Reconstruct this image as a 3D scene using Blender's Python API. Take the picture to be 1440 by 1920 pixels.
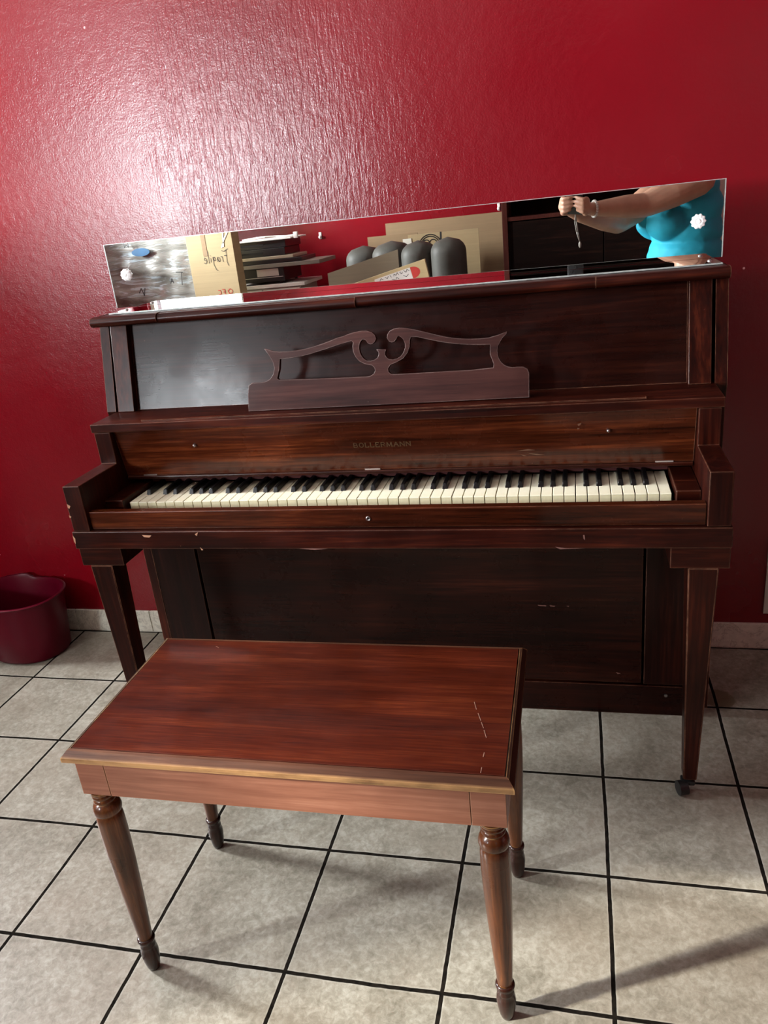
import bpy, bmesh, math, random
from mathutils import Vector, Matrix
random.seed(7)
for o in list(bpy.data.objects): bpy.data.objects.remove(o)
S = bpy.context.scene
COL = S.collection

# ---------------------------------------------------------------- camera
CX, CY, CZ = 0.4256, -2.0926, 1.2701
YAW, PITCH, ROLL, FPX = 0.2608, -0.3693, -0.1086, 1458.48
cy_, sy_ = math.cos(YAW), math.sin(YAW); cp_, sp_ = math.cos(PITCH), math.sin(PITCH)
cf = Vector((-sy_*cp_, cy_*cp_, sp_)); cr0 = Vector((cy_, sy_, 0)); cu0 = cr0.cross(cf)
cr = math.cos(ROLL)*cr0 + math.sin(ROLL)*cu0; cu = -math.sin(ROLL)*cr0 + math.cos(ROLL)*cu0
cam_d = bpy.data.cameras.new('camera'); cam = bpy.data.objects.new('camera', cam_d); COL.objects.link(cam)
cam_d.sensor_fit = 'VERTICAL'; cam_d.sensor_height = 24.0; cam_d.lens = FPX/1920*24.0
cam_d.clip_start = 0.05
cam.matrix_world = Matrix(((cr.x, cu.x, -cf.x, CX), (cr.y, cu.y, -cf.y, CY), (cr.z, cu.z, -cf.z, CZ), (0, 0, 0, 1)))
S.camera = cam

# ---------------------------------------------------------------- world, lights, exposure
S.view_settings.view_transform = 'Standard'; S.view_settings.look = 'None'
S.view_settings.gamma = 1.0; S.view_settings.exposure = 0.24; S.view_settings.use_curve_mapping = False
S.cycles.max_bounces = 8
S.cycles.caustics_reflective = True; S.cycles.caustics_refractive = False
S.cycles.sample_clamp_indirect = 6.0
w = bpy.data.worlds.new('world'); S.world = w; w.use_nodes = True
w.node_tree.nodes['Background'].inputs[0].default_value = (0.62, 0.76, 1.0, 1)
w.node_tree.nodes['Background'].inputs[1].default_value = 1.0
XL, XR, YB, ZC = -3.1, 2.9, -4.3, 2.6       # room: left, right, wall behind the camera, ceiling
def area(name, loc, direction, sx, sy, power, col, spread=math.pi):
    l = bpy.data.lights.new(name, 'AREA'); l.shape = 'RECTANGLE'; l.size = sx; l.size_y = sy
    l.energy = power; l.color = col; l.spread = spread
    o = bpy.data.objects.new(name, l); COL.objects.link(o); o.location = loc
    o.rotation_euler = Vector(direction).to_track_quat('-Z', 'Y').to_euler(); return o
# daylight entering through the room's windows
area('daylight_side_window', (XL-0.16, -2.80, 1.85), (1, 0, 0), 0.20, 1.05, 320, (0.93, 0.97, 1.0))
area('daylight_rear_window', (-2.58, YB-0.16, 1.64), (0, 1, 0), 0.80, 0.70, 200, (0.90, 0.96, 1.0))
area('daylight_near_window', (XL-0.16, -0.55, 1.80), (1, 0, 0), 0.42, 0.90, 310, (0.95, 0.97, 1.0))
sl = bpy.data.lights.new('sun', 'SUN'); sl.energy = 7.5; sl.angle = math.radians(2.0); sl.color = (1.0, 0.93, 0.82)
sun = bpy.data.objects.new('sun', sl); COL.objects.link(sun); sun.location = (-6, -4.5, 4)
sun.rotation_euler = Vector((0.898*0.891, 0.44*0.891, -0.454)).to_track_quat('-Z', 'Y').to_euler()

# ---------------------------------------------------------------- helpers
ROOT = {}
def link(o, parent=None):
    COL.objects.link(o)
    if parent is not None: o.parent = parent
    return o
def rl(o):
    return Vector(ROOT.get(o.name, (0, 0, 0))) if o is not None else Vector((0, 0, 0))
def obj(name, bm, m, parent=None, smooth=None, local=False):
    """link bm as ONE mesh object; shapes are given in the frame of the top thing unless local"""
    if parent is not None and not local:
        bmesh.ops.translate(bm, verts=bm.verts, vec=-rl(parent))
    bmesh.ops.recalc_face_normals(bm, faces=bm.faces)
    me = bpy.data.meshes.new(name); bm.to_mesh(me); bm.free()
    if m is not None: me.materials.append(m)
    if smooth:
        for p in me.polygons: p.use_smooth = True
        if smooth is not True: me.set_sharp_from_angle(angle=smooth)
    o = bpy.data.objects.new(name, me); link(o, parent)
    if parent is not None: ROOT[o.name] = tuple(rl(parent))
    return o
def thing(name, label, cat, loc=(0, 0, 0), rz=0, group=None):
    o = bpy.data.objects.new(name, None); link(o); o.location = loc; o.rotation_euler = (0, 0, rz)
    o.empty_display_size = 0.1
    ROOT[o.name] = tuple(loc); o['label'] = label; o['category'] = cat
    if group: o['group'] = group
    return o
def tag(o, label, cat, group=None):
    o['label'] = label; o['category'] = cat
    if group: o['group'] = group
    return o
def struct(o, label=None):
    o['kind'] = 'structure'
    if label: o['label'] = label
    return o
def bx(bm, x0, x1, y0, y1, z0, z1, bev=0.0, seg=2, M=None):
    r = bmesh.ops.create_cube(bm, size=1.0)
    vs = r['verts']
    for v in vs:
        v.co = Vector(((x0+x1)/2 + v.co.x*(x1-x0), (y0+y1)/2 + v.co.y*(y1-y0), (z0+z1)/2 + v.co.z*(z1-z0)))
    if bev > 0:
        es = list({e for v in vs for e in v.link_edges})
        rr = bmesh.ops.bevel(bm, geom=es, offset=bev, segments=seg, affect='EDGES', profile=0.5)
        vs = list({v for f in rr['faces'] for v in f.verts} | {v for v in vs if v.is_valid})
    if M is not None: bmesh.ops.transform(bm, matrix=M, verts=vs)
    return bm
def B(*a, **k):
    return bx(bmesh.new(), *a, **k)
def prism(bm, pts, axis, a0, a1, bev=0.0):
    """polygon extruded along an axis; pts are the other two coordinates in xyz order"""
    def mk(p, a):
        return Vector({'x': (a, p[0], p[1]), 'y': (p[0], a, p[1]), 'z': (p[0], p[1], a)}[axis])
    v0 = [bm.verts.new(mk(p, a0)) for p in pts]; v1 = [bm.verts.new(mk(p, a1)) for p in pts]
    n = len(pts); fs = [bm.faces.new(v0), bm.faces.new(v1[::-1])]
    for i in range(n): fs.append(bm.faces.new((v0[i], v1[i], v1[(i+1) % n], v0[(i+1) % n])))
    bmesh.ops.recalc_face_normals(bm, faces=fs)
    if bev:
        es = list({e for f in fs for e in f.edges})
        bmesh.ops.bevel(bm, geom=es, offset=bev, segments=2, affect='EDGES', profile=0.5)
    return bm
def lathe(bm, prof, c=(0, 0, 0), n=32, cap=True):
    rings = []
    for r, z in prof:
        rings.append([bm.verts.new((c[0]+r*math.cos(2*math.pi*i/n), c[1]+r*math.sin(2*math.pi*i/n), c[2]+z)) for i in range(n)])
    for a, b in zip(rings, rings[1:]):
        for i in range(n): bm.faces.new((a[i], a[(i+1) % n], b[(i+1) % n], b[i]))
    if cap:
        bm.faces.new(rings[0][::-1]); bm.faces.new(rings[-1])
    return bm
def cyl(bm, p0, p1, r0, r1=None, n=16):
    r1 = r0 if r1 is None else r1
    p0, p1 = Vector(p0), Vector(p1); d = (p1-p0)
    q = d.to_track_quat('Z', 'Y').to_matrix()
    a = [bm.verts.new(p0 + q @ Vector((r0*math.cos(2*math.pi*i/n), r0*math.sin(2*math.pi*i/n), 0))) for i in range(n)]
    b = [bm.verts.new(p1 + q @ Vector((r1*math.cos(2*math.pi*i/n), r1*math.sin(2*math.pi*i/n), 0))) for i in range(n)]
    for i in range(n): bm.faces.new((a[i], a[(i+1) % n], b[(i+1) % n], b[i]))
    bm.faces.new(a[::-1]); bm.faces.new(b)
    return bm
def tube(bm, pts, r, n=8):
    for a, b in zip(pts, pts[1:]): cyl(bm, a, b, r, r, n)
    for p in pts[1:-1]:
        bmesh.ops.create_icosphere(bm, subdivisions=1, radius=r, matrix=Matrix.Translation(Vector(p)))
    return bm
def ball(bm, c, r, sc=(1, 1, 1), rot=None, sub=3):
    M = Matrix.Translation(Vector(c)) @ (rot.to_4x4() if rot else Matrix.Identity(4)) @ Matrix.Diagonal((sc[0], sc[1], sc[2], 1))
    bmesh.ops.create_icosphere(bm, subdivisions=sub, radius=r, matrix=M); return bm
def capsule(bm, p0, p1, r0, r1, n=20):
    cyl(bm, p0, p1, r0, r1, n); ball(bm, p0, r0, sub=2); ball(bm, p1, r1, sub=2)
def ray(px, py): return cf*FPX + cr*(px-720) - cu*(py-960)

# ---------------------------------------------------------------- materials
class NT:
    def __init__(s, name):
        s.m = bpy.data.materials.new(name); s.m.use_nodes = True; s.t = s.m.node_tree; s.t.nodes.clear()
        s.out = s.t.nodes.new('ShaderNodeOutputMaterial'); s.b = s.t.nodes.new('ShaderNodeBsdfPrincipled')
        s.t.links.new(s.b.outputs[0], s.out.inputs[0])
    def n(s, typ, ins=None, **at):
        nd = s.t.nodes.new('ShaderNode'+typ)
        for k, v in at.items(): setattr(nd, k, v)
        for k, v in (ins or {}).items():
            if isinstance(v, bpy.types.NodeSocket): s.t.links.new(v, nd.inputs[k])
            else: nd.inputs[k].default_value = v
        return nd
    def math(s, op, a, b=0.0, c=0.0, clamp=False):
        nd = s.n('Math', {0: a, 1: b, 2: c}, operation=op); nd.use_clamp = clamp; return nd.outputs[0]
    def coord(s, scale=(1, 1, 1), which='Object', loc=(0, 0, 0)):
        tc = s.n('TexCoord'); mp = s.n('Mapping', {'Vector': tc.outputs[which], 'Scale': scale, 'Location': loc})
        return mp.outputs[0]
    def noise(s, vec, scale, detail=4, rough=0.55, dist=0.0):
        return s.n('TexNoise', {'Vector': vec, 'Scale': scale, 'Detail': detail, 'Roughness': rough, 'Distortion': dist}).outputs[0]
    def ramp(s, fac, stops):
        nd = s.n('ValToRGB', {0: fac}); e = nd.color_ramp.elements
        while len(e) < len(stops): e.new(0.5)
        for i, (p, c) in enumerate(stops):
            e[i].position = p; e[i].color = (c, c, c, 1) if isinstance(c, (int, float)) else (*c[:3], 1)
        return nd.outputs[0]
    def mix(s, f, a, b, mode='MIX'):
        nd = s.n('Mix', data_type='RGBA', blend_type=mode)
        for i, v in ((0, f), (6, a), (7, b)):
            if isinstance(v, bpy.types.NodeSocket): s.t.links.new(v, nd.inputs[i])
            else: nd.inputs[i].default_value = v if i == 0 else ((*v[:3], 1))
        return nd.outputs[2]
    def set(s, **k):
        for a, v in k.items():
            i = s.b.inputs[{'color': 'Base Color', 'rough': 'Roughness', 'metal': 'Metallic', 'coat': 'Coat Weight', 'coatr': 'Coat Roughness', 'spec': 'Specular IOR Level', 'normal': 'Normal', 'trans': 'Transmission Weight', 'ior': 'IOR', 'sss': 'Subsurface Weight', 'sheen': 'Sheen Weight'}[a]]
            if isinstance(v, bpy.types.NodeSocket): s.t.links.new(v, i)
            else: i.default_value = (*v[:3], 1) if a == 'color' else v
        return s
    def bump(s, h, strength, dist=0.001):
        return s.n('Bump', {'Height': h, 'Strength': strength, 'Distance': dist}).outputs[0]

def wood(name, dark, mid, light, axis='x', rough=0.3, wear=(0.32, 0.15, 0.09), wear_amt=0.75, coat=0.05, grain=1.0, haze=0.16, wear_z=None, worn=None):
    t = NT(name)
    st = {'x': (1.0, 14, 14), 'z': (14, 14, 1.0), 'y': (14, 1.0, 14)}[axis]
    c = t.coord(st)
    n1 = t.noise(c, 1.7, 5, 0.6, 0.8)
    c2 = t.coord({'x': (2.2, 62, 62), 'z': (62, 62, 2.2), 'y': (62, 2.2, 62)}[axis])
    n2 = t.noise(c2, 1.6+grain, 6, 0.62, 0.25)
    n3 = t.noise(t.coord((2.2, 2.2, 2.2)), 1.6, 4, 0.6)
    f = t.math('ADD', t.math('MULTIPLY', n1, 0.55), t.math('MULTIPLY', n2, 0.45))
    col = t.ramp(f, [(0.36, dark), (0.52, mid), (0.66, light)])
    col = t.mix(t.ramp(n3, [(0.38, 0.55), (0.62, 0.0)]), col, dark)
    geo = t.n('NewGeometry'); bev = t.n('Bevel', {'Radius': 0.003}, samples=4)
    dt = t.n('VectorMath', {0: bev.outputs[0], 1: geo.outputs['Normal']}, operation='DOT_PRODUCT').outputs['Value']
    edge = t.ramp(dt, [(0.80, 1.0), (0.985, 0.0)])
    wn = t.noise(t.coord((1, 1, 1)), 26, 4, 0.7)
    msk = t.math('MULTIPLY', edge, t.ramp(wn, [(0.40, 0.30), (0.60, 1.0)]))
    if wear_z is not None:
        zz = t.n('SeparateXYZ', {0: t.n('TexCoord').outputs['Object']}).outputs[2]
        low = t.n('MapRange', {0: zz, 1: wear_z-0.0015, 2: wear_z+0.0015, 3: 1.0, 4: 0.0}).outputs[0]
        msk = t.math('MULTIPLY', msk, low)
        rub = t.math('MULTIPLY', low, t.ramp(t.noise(t.coord((3, 9, 9)), 4.0, 4, 0.6), [(0.32, 0.35), (0.58, 1.0)]))
        col = t.mix(rub, col, worn)
    col = t.mix(t.math('MULTIPLY', msk, wear_amt), col, wear)
    # small nicks
    nk = t.n('TexVoronoi', {'Vector': t.coord((1, 1, 1)), 'Scale': 34.0}, feature='F1')
    nick = t.math('MULTIPLY', t.ramp(nk.outputs[0], [(0.022, 1.0), (0.035, 0.0)]), t.ramp(t.noise(t.coord((1, 1, 1)), 6, 2), [(0.55, 0.0), (0.62, 0.7)]))
    col = t.mix(nick, col, wear)
    rn = t.noise(t.coord((3, 3, 3)), 2.3, 5, 0.65)
    r = t.math('ADD', t.math('MULTIPLY', t.ramp(rn, [(0.35, 0.0), (0.68, 1.0)]), haze), rough)
    t.set(color=col, rough=r, coat=coat, coatr=0.12, spec=0.13, normal=t.bump(n2, 0.12, 0.0006))
    return t.m
M = {}
DK, MD, LT = (0.006, 0.0010, 0.0006), (0.029, 0.0041, 0.0018), (0.080, 0.014, 0.0050)
M['mahogany'] = wood('mahogany_varnish', DK, MD, LT, 'x')
M['mahogany_v'] = wood('mahogany_varnish_upright', DK, MD, LT, 'z')
M['mahogany_low'] = wood('mahogany_dark_upright', (0.004, 0.0008, 0.0005), (0.014, 0.0026, 0.0014), (0.036, 0.0068, 0.003), 'z')
M['mahogany_panel'] = wood('mahogany_panel', (0.005, 0.0011, 0.0007), (0.018, 0.0034, 0.0018), (0.042, 0.0088, 0.0038), 'x', rough=0.22, coat=0.05)
M['mahogany_desk'] = wood('mahogany_satin', (0.020, 0.006, 0.005), (0.045, 0.014, 0.011), (0.075, 0.026, 0.020), 'x', rough=0.42, coat=0.1, wear=(0.42, 0.34, 0.31), wear_amt=0.9)
M['mahogany_front'] = wood('mahogany_fallboard', (0.012, 0.0024, 0.0009), (0.060, 0.012, 0.0040), (0.17, 0.040, 0.012), 'x', rough=0.16, coat=0.3, haze=0.18)
M['bench_top'] = wood('bench_seat_veneer', (0.024, 0.0032, 0.0012), (0.070, 0.0105, 0.0032), (0.135, 0.027, 0.008), 'x', rough=0.30, coat=0.15, grain=3.0, wear=(0.10, 0.03, 0.015), haze=0.2)
M['bench_edge'] = wood('bench_edge_moulding', (0.040, 0.016, 0.009), (0.11, 0.045, 0.024), (0.21, 0.095, 0.048), 'x', rough=0.3, wear=(0.62, 0.36, 0.13), wear_amt=0.8, wear_z=0.5062, worn=(0.36, 0.20, 0.085))
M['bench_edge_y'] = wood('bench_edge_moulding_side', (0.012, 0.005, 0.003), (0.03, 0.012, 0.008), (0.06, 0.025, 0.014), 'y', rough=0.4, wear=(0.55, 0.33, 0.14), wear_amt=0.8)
M['bench_apron'] = wood('bench_apron_wood', (0.17, 0.062, 0.036), (0.28, 0.120, 0.072), (0.40, 0.195, 0.125), 'x', rough=0.34, coat=0.2, wear=(0.5, 0.3, 0.15), wear_amt=0.5)
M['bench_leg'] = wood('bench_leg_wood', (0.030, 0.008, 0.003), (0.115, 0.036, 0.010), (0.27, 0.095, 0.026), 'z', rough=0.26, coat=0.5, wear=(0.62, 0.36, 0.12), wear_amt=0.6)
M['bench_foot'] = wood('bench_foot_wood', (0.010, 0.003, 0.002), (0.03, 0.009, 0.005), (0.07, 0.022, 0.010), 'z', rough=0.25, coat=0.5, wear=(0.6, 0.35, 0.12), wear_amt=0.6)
M['shelf_dark'] = wood('bookcase_wood', (0.003, 0.0014, 0.001), (0.007, 0.0028, 0.002), (0.022, 0.008, 0.005), 'x', rough=0.6, wear_amt=0.1, coat=0.0)
M['shelf_dark'].node_tree.nodes['Principled BSDF'].inputs['Specular IOR Level'].default_value = 0.05
M['shelf_red'] = wood('bookcase_edge_wood', (0.035, 0.008, 0.006), (0.07, 0.017, 0.012), (0.10, 0.03, 0.02), 'z', rough=0.4, wear_amt=0.1)

def plain(name, col, rough=0.5, metal=0.0, coat=0.0, noise=0.12, nscale=8, spec=0.5, bump=0.0, bscale=60):
    t = NT(name)
    n = t.noise(t.coord((1, 1, 1)), nscale, 5, 0.6)
    dk = tuple(c*(1-noise*2) for c in col); lt = tuple(min(1, c*(1+noise)) for c in col)
    t.set(color=t.ramp(n, [(0.3, dk), (0.7, lt)]), rough=rough, metal=metal, coat=coat, spec=spec)
    if bump: t.set(normal=t.bump(t.noise(t.coord((1, 1, 1)), bscale, 4), bump, 0.001))
    return t.m
M['black'] = plain('black_plastic', (0.010, 0.011, 0.012), 0.35)
M['felt'] = plain('dark_red_felt', (0.05, 0.006, 0.005), 0.9)
M['gap'] = plain('dark_recess', (0.003, 0.0015, 0.0015), 0.8)
M['ebony'] = plain('ebony_key', (0.003, 0.003, 0.0033), 0.28, spec=0.35)
M['metal'] = plain('worn_steel', (0.45, 0.43, 0.42), 0.3, 1.0)
M['brass'] = plain('aged_brass', (0.20, 0.12, 0.06), 0.4, 0.8)
M['hinge'] = plain('hinge_steel', (0.5, 0.42, 0.38), 0.45, 0.6)
M['gold'] = plain('faded_gilt_lettering', (0.09, 0.05, 0.02), 0.45, 0.3)
M['bucket'] = plain('maroon_plastic', (0.080, 0.0006, 0.008), 0.35, spec=0.15, noise=0.05)
M['paper'] = plain('white_paper', (0.75, 0.74, 0.70), 0.8, noise=0.05)
M['beige'] = plain('beige_plastic', (0.42, 0.38, 0.29), 0.5, noise=0.05)
M['grey'] = plain('grey_plastic', (0.22, 0.21, 0.18), 0.5, noise=0.05)
M['silver'] = plain('silver_plastic', (0.55, 0.54, 0.50), 0.35, 0.3, noise=0.05)
M['ink'] = plain('black_marker', (0.01, 0.01, 0.01), 0.6)
M['redink'] = plain('red_marker', (0.5, 0.03, 0.02), 0.6)
M['redlabel'] = plain('red_label', (0.55, 0.04, 0.03), 0.6)
M['bluelabel'] = plain('blue_sticker', (0.015, 0.07, 0.15), 0.4)
M['skin'] = plain('skin', (0.42, 0.235, 0.155), 0.5, noise=0.08, nscale=14)
M['skin'].node_tree.nodes['Principled BSDF'].inputs['Subsurface Weight'].default_value = 0.05
M['teal'] = plain('teal_knit', (0.010, 0.36, 0.50), 0.75, noise=0.05, bump=0.25, bscale=18)
M['denim'] = plain('dark_denim', (0.02, 0.03, 0.06), 0.85, bump=0.2, bscale=220)
M['hair'] = plain('dark_hair', (0.012, 0.007, 0.004), 0.5, noise=0.3, nscale=90)
M['shoe'] = plain('white_canvas', (0.5, 0.5, 0.48), 0.8)
M['lips'] = plain('lips', (0.34, 0.08, 0.07), 0.5)
M['eyew'] = plain('eye_white', (0.7, 0.68, 0.65), 0.2)
M['curtain'] = plain('pale_curtain', (0.72, 0.71, 0.66), 0.85, noise=0.06)
M['ceiling'] = plain('ceiling_paint', (0.55, 0.50, 0.47), 0.9, noise=0.04, nscale=2)
M['frame_w'] = plain('white_frame_paint', (0.62, 0.64, 0.55), 0.45, noise=0.06)
M['tape'] = plain('clear_tape', (0.62, 0.60, 0.52), 0.15, noise=0.05)
M['leather'] = plain('grey_leather', (0.055, 0.054, 0.046), 0.6, noise=0.15, spec=0.3, nscale=5, bump=0.35, bscale=24)
M['rubber'] = plain('caster_black', (0.006, 0.006, 0.006), 0.5)

def cardboard(name, c, rough=0.75):
    t = NT(name); n = t.noise(t.coord((1, 1, 60)), 1.5, 5, 0.6); n2 = t.noise(t.coord((1, 1, 1)), 3.0, 4)
    f = t.math('ADD', t.math('MULTIPLY', n, 0.5), t.math('MULTIPLY', n2, 0.5))
    t.set(color=t.ramp(f, [(0.35, tuple(x*0.82 for x in c)), (0.65, c)]), rough=rough); return t.m
M['card'] = cardboard('brown_cardboard', (0.25, 0.165, 0.085))
M['card_l'] = cardboard('pale_cardboard', (0.36, 0.27, 0.14))
M['card_g'] = cardboard('grey_cardboard', (0.23, 0.20, 0.135))
M['cream'] = cardboard('cream_carton', (0.52, 0.42, 0.22))

# ivory keys
t = NT('ivory_key')
n = t.noise(t.coord((1, 1, 1)), 22, 4, 0.6); nb = t.noise(t.coord((1, 1, 1)), 5, 3)
tc = t.n('TexCoord'); sep = t.n('SeparateXYZ', {0: tc.outputs['Object']})
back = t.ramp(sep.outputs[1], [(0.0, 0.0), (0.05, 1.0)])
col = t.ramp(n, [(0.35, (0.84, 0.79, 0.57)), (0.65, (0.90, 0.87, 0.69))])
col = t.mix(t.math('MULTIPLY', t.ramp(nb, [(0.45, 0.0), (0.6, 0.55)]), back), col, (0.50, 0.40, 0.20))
t.set(color=col, rough=0.28, coat=0.2)
M['ivory'] = t.m
t = NT('ivory_key_front'); n = t.noise(t.coord((1, 1, 1)), 30, 4, 0.6)
t.set(color=t.ramp(n, [(0.35, (0.66, 0.60, 0.36)), (0.65, (0.76, 0.71, 0.48))]), rough=0.4)
M['ivory_front'] = t.m
# mirror and glass
t = NT('mirror_silvering'); n = t.noise(t.coord((1, 1, 1)), 3, 3)
t.set(color=(0.90, 0.91, 0.89), metal=1.0, rough=0.0); t.set(rough=t.ramp(n, [(0.5, 0.0), (0.9, 0.02)]))
M['mirror'] = t.m
t = NT('mirror_ground_edge'); n = t.noise(t.coord((1, 1, 1)), 80, 3)
t.set(color=t.ramp(n, [(0.3, (0.30, 0.33, 0.31)), (0.7, (0.5, 0.52, 0.5))]), rough=0.25, metal=0.2); M['mirror_edge'] = t.m
t = NT('cut_glass'); n = t.noise(t.coord((1, 1, 1)), 120, 3)
t.set(color=(0.93, 0.95, 0.94), rough=0.12, spec=1.0, coat=1.0, normal=t.bump(n, 0.5, 0.002)); M['rosette'] = t.m
def glasspane():
    t = NT('window_glass'); tr = t.n('BsdfTransparent'); gl = t.n('BsdfGlossy', {'Roughness': 0.02}); fr = t.n('Fresnel', {'IOR': 1.45})
    mx = t.n('MixShader', {0: fr.outputs[0], 1: tr.outputs[0], 2: gl.outputs[0]}); t.t.links.new(mx.outputs[0], t.out.inputs[0]); return t.m
M['glass'] = glasspane()

# red wall paint
def redwall(name, ridges):
    t = NT(name)
    tc = t.n('TexCoord'); pos = tc.outputs['Object']
    sep = t.n('SeparateXYZ', {0: pos})
    mp = t.n('Mapping', {'Vector': pos, 'Scale': (115, 115, 16), 'Rotation': (0, 0.04, 0)}).outputs[0]
    rid = t.noise(mp, 1.0, 3, 0.5, 0.6)
    rid = t.ramp(rid, [(0.44, 0.0), (0.56, 1.0), (0.68, 0.7)])
    peel = t.noise(pos, 210, 3, 0.6); soft = t.noise(pos, 45, 3, 0.5)
    mask = t.math('MULTIPLY', t.ramp(t.math('ADD', sep.outputs[0], t.math('MULTIPLY', t.noise(pos, 4, 2), 0.3)), [(0.0, 0.0), (0.001, 0.0)]), 0.0)
    if ridges:
        s = t.math('ADD', sep.outputs[0], t.math('MULTIPLY', t.noise(pos, 5, 3), 0.35))
        m1 = t.n('MapRange', {0: s, 1: -0.55, 2: -0.38, 3: 0.0, 4: 1.0}, interpolation_type='SMOOTHSTEP').outputs[0]
        m2 = t.n('MapRange', {0: s, 1: -0.10, 2: 0.28, 3: 1.0, 4: 0.0}, interpolation_type='SMOOTHSTEP').outputs[0]
        m3 = t.n('MapRange', {0: s, 1: 0.1, 2: 0.9, 3: 1.0, 4: 0.28}, interpolation_type='SMOOTHSTEP').outputs[0]
        m4 = t.n('MapRange', {0: sep.outputs[2], 1: 1.55, 2: 1.95, 3: 1.0, 4: 0.25}, interpolation_type='SMOOTHSTEP').outputs[0]
        mask = t.math('MULTIPLY', t.math('MULTIPLY', m1, m2), m4)
        fine = m3
    h = t.math('ADD', t.math('MULTIPLY', t.math('MULTIPLY', rid, mask), 0.30), t.math('MULTIPLY', peel, 0.5) if not ridges else t.math('MULTIPLY', t.math('MULTIPLY', peel, 0.5), fine))
    h = t.math('ADD', h, t.math('MULTIPLY', soft, 0.7 if not ridges else 0.6))
    v = t.n('TexVoronoi', {'Vector': pos, 'Scale': 14.0}); gate = t.ramp(t.noise(pos, 2.4, 2), [(0.52, 0.0), (0.58, 1.0)])
    speck = t.math('MULTIPLY', t.ramp(v.outputs[0], [(0.028, 1.0), (0.045, 0.0)]), gate)
    base = t.ramp(t.noise(pos, 1.1, 4), [(0.3, (0.150, 0.0008, 0.0050)), (0.7, (0.195, 0.0014, 0.0068))])
    sc = t.noise(t.n('Mapping', {'Vector': pos, 'Scale': (5, 5, 18), 'Rotation': (0, 0.5, 0)}).outputs[0], 1.5, 6, 0.75)
    scuff = t.ramp(sc, [(0.70, 0.0), (0.78, 0.35)])
    col = t.mix(scuff, base, (0.36, 0.05, 0.05)); col = t.mix(speck, col, (0.7, 0.35, 0.35))
    t.set(color=col, rough=t.ramp(t.noise(pos, 2.0, 4), [(0.3, 0.19), (0.7, 0.28)]), spec=0.55, normal=t.bump(h, 0.5, 0.0022))
    return t.m
M['wall'] = redwall('red_gloss_paint', True)
M['wall2'] = redwall('red_gloss_paint_plain', False)

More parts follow.
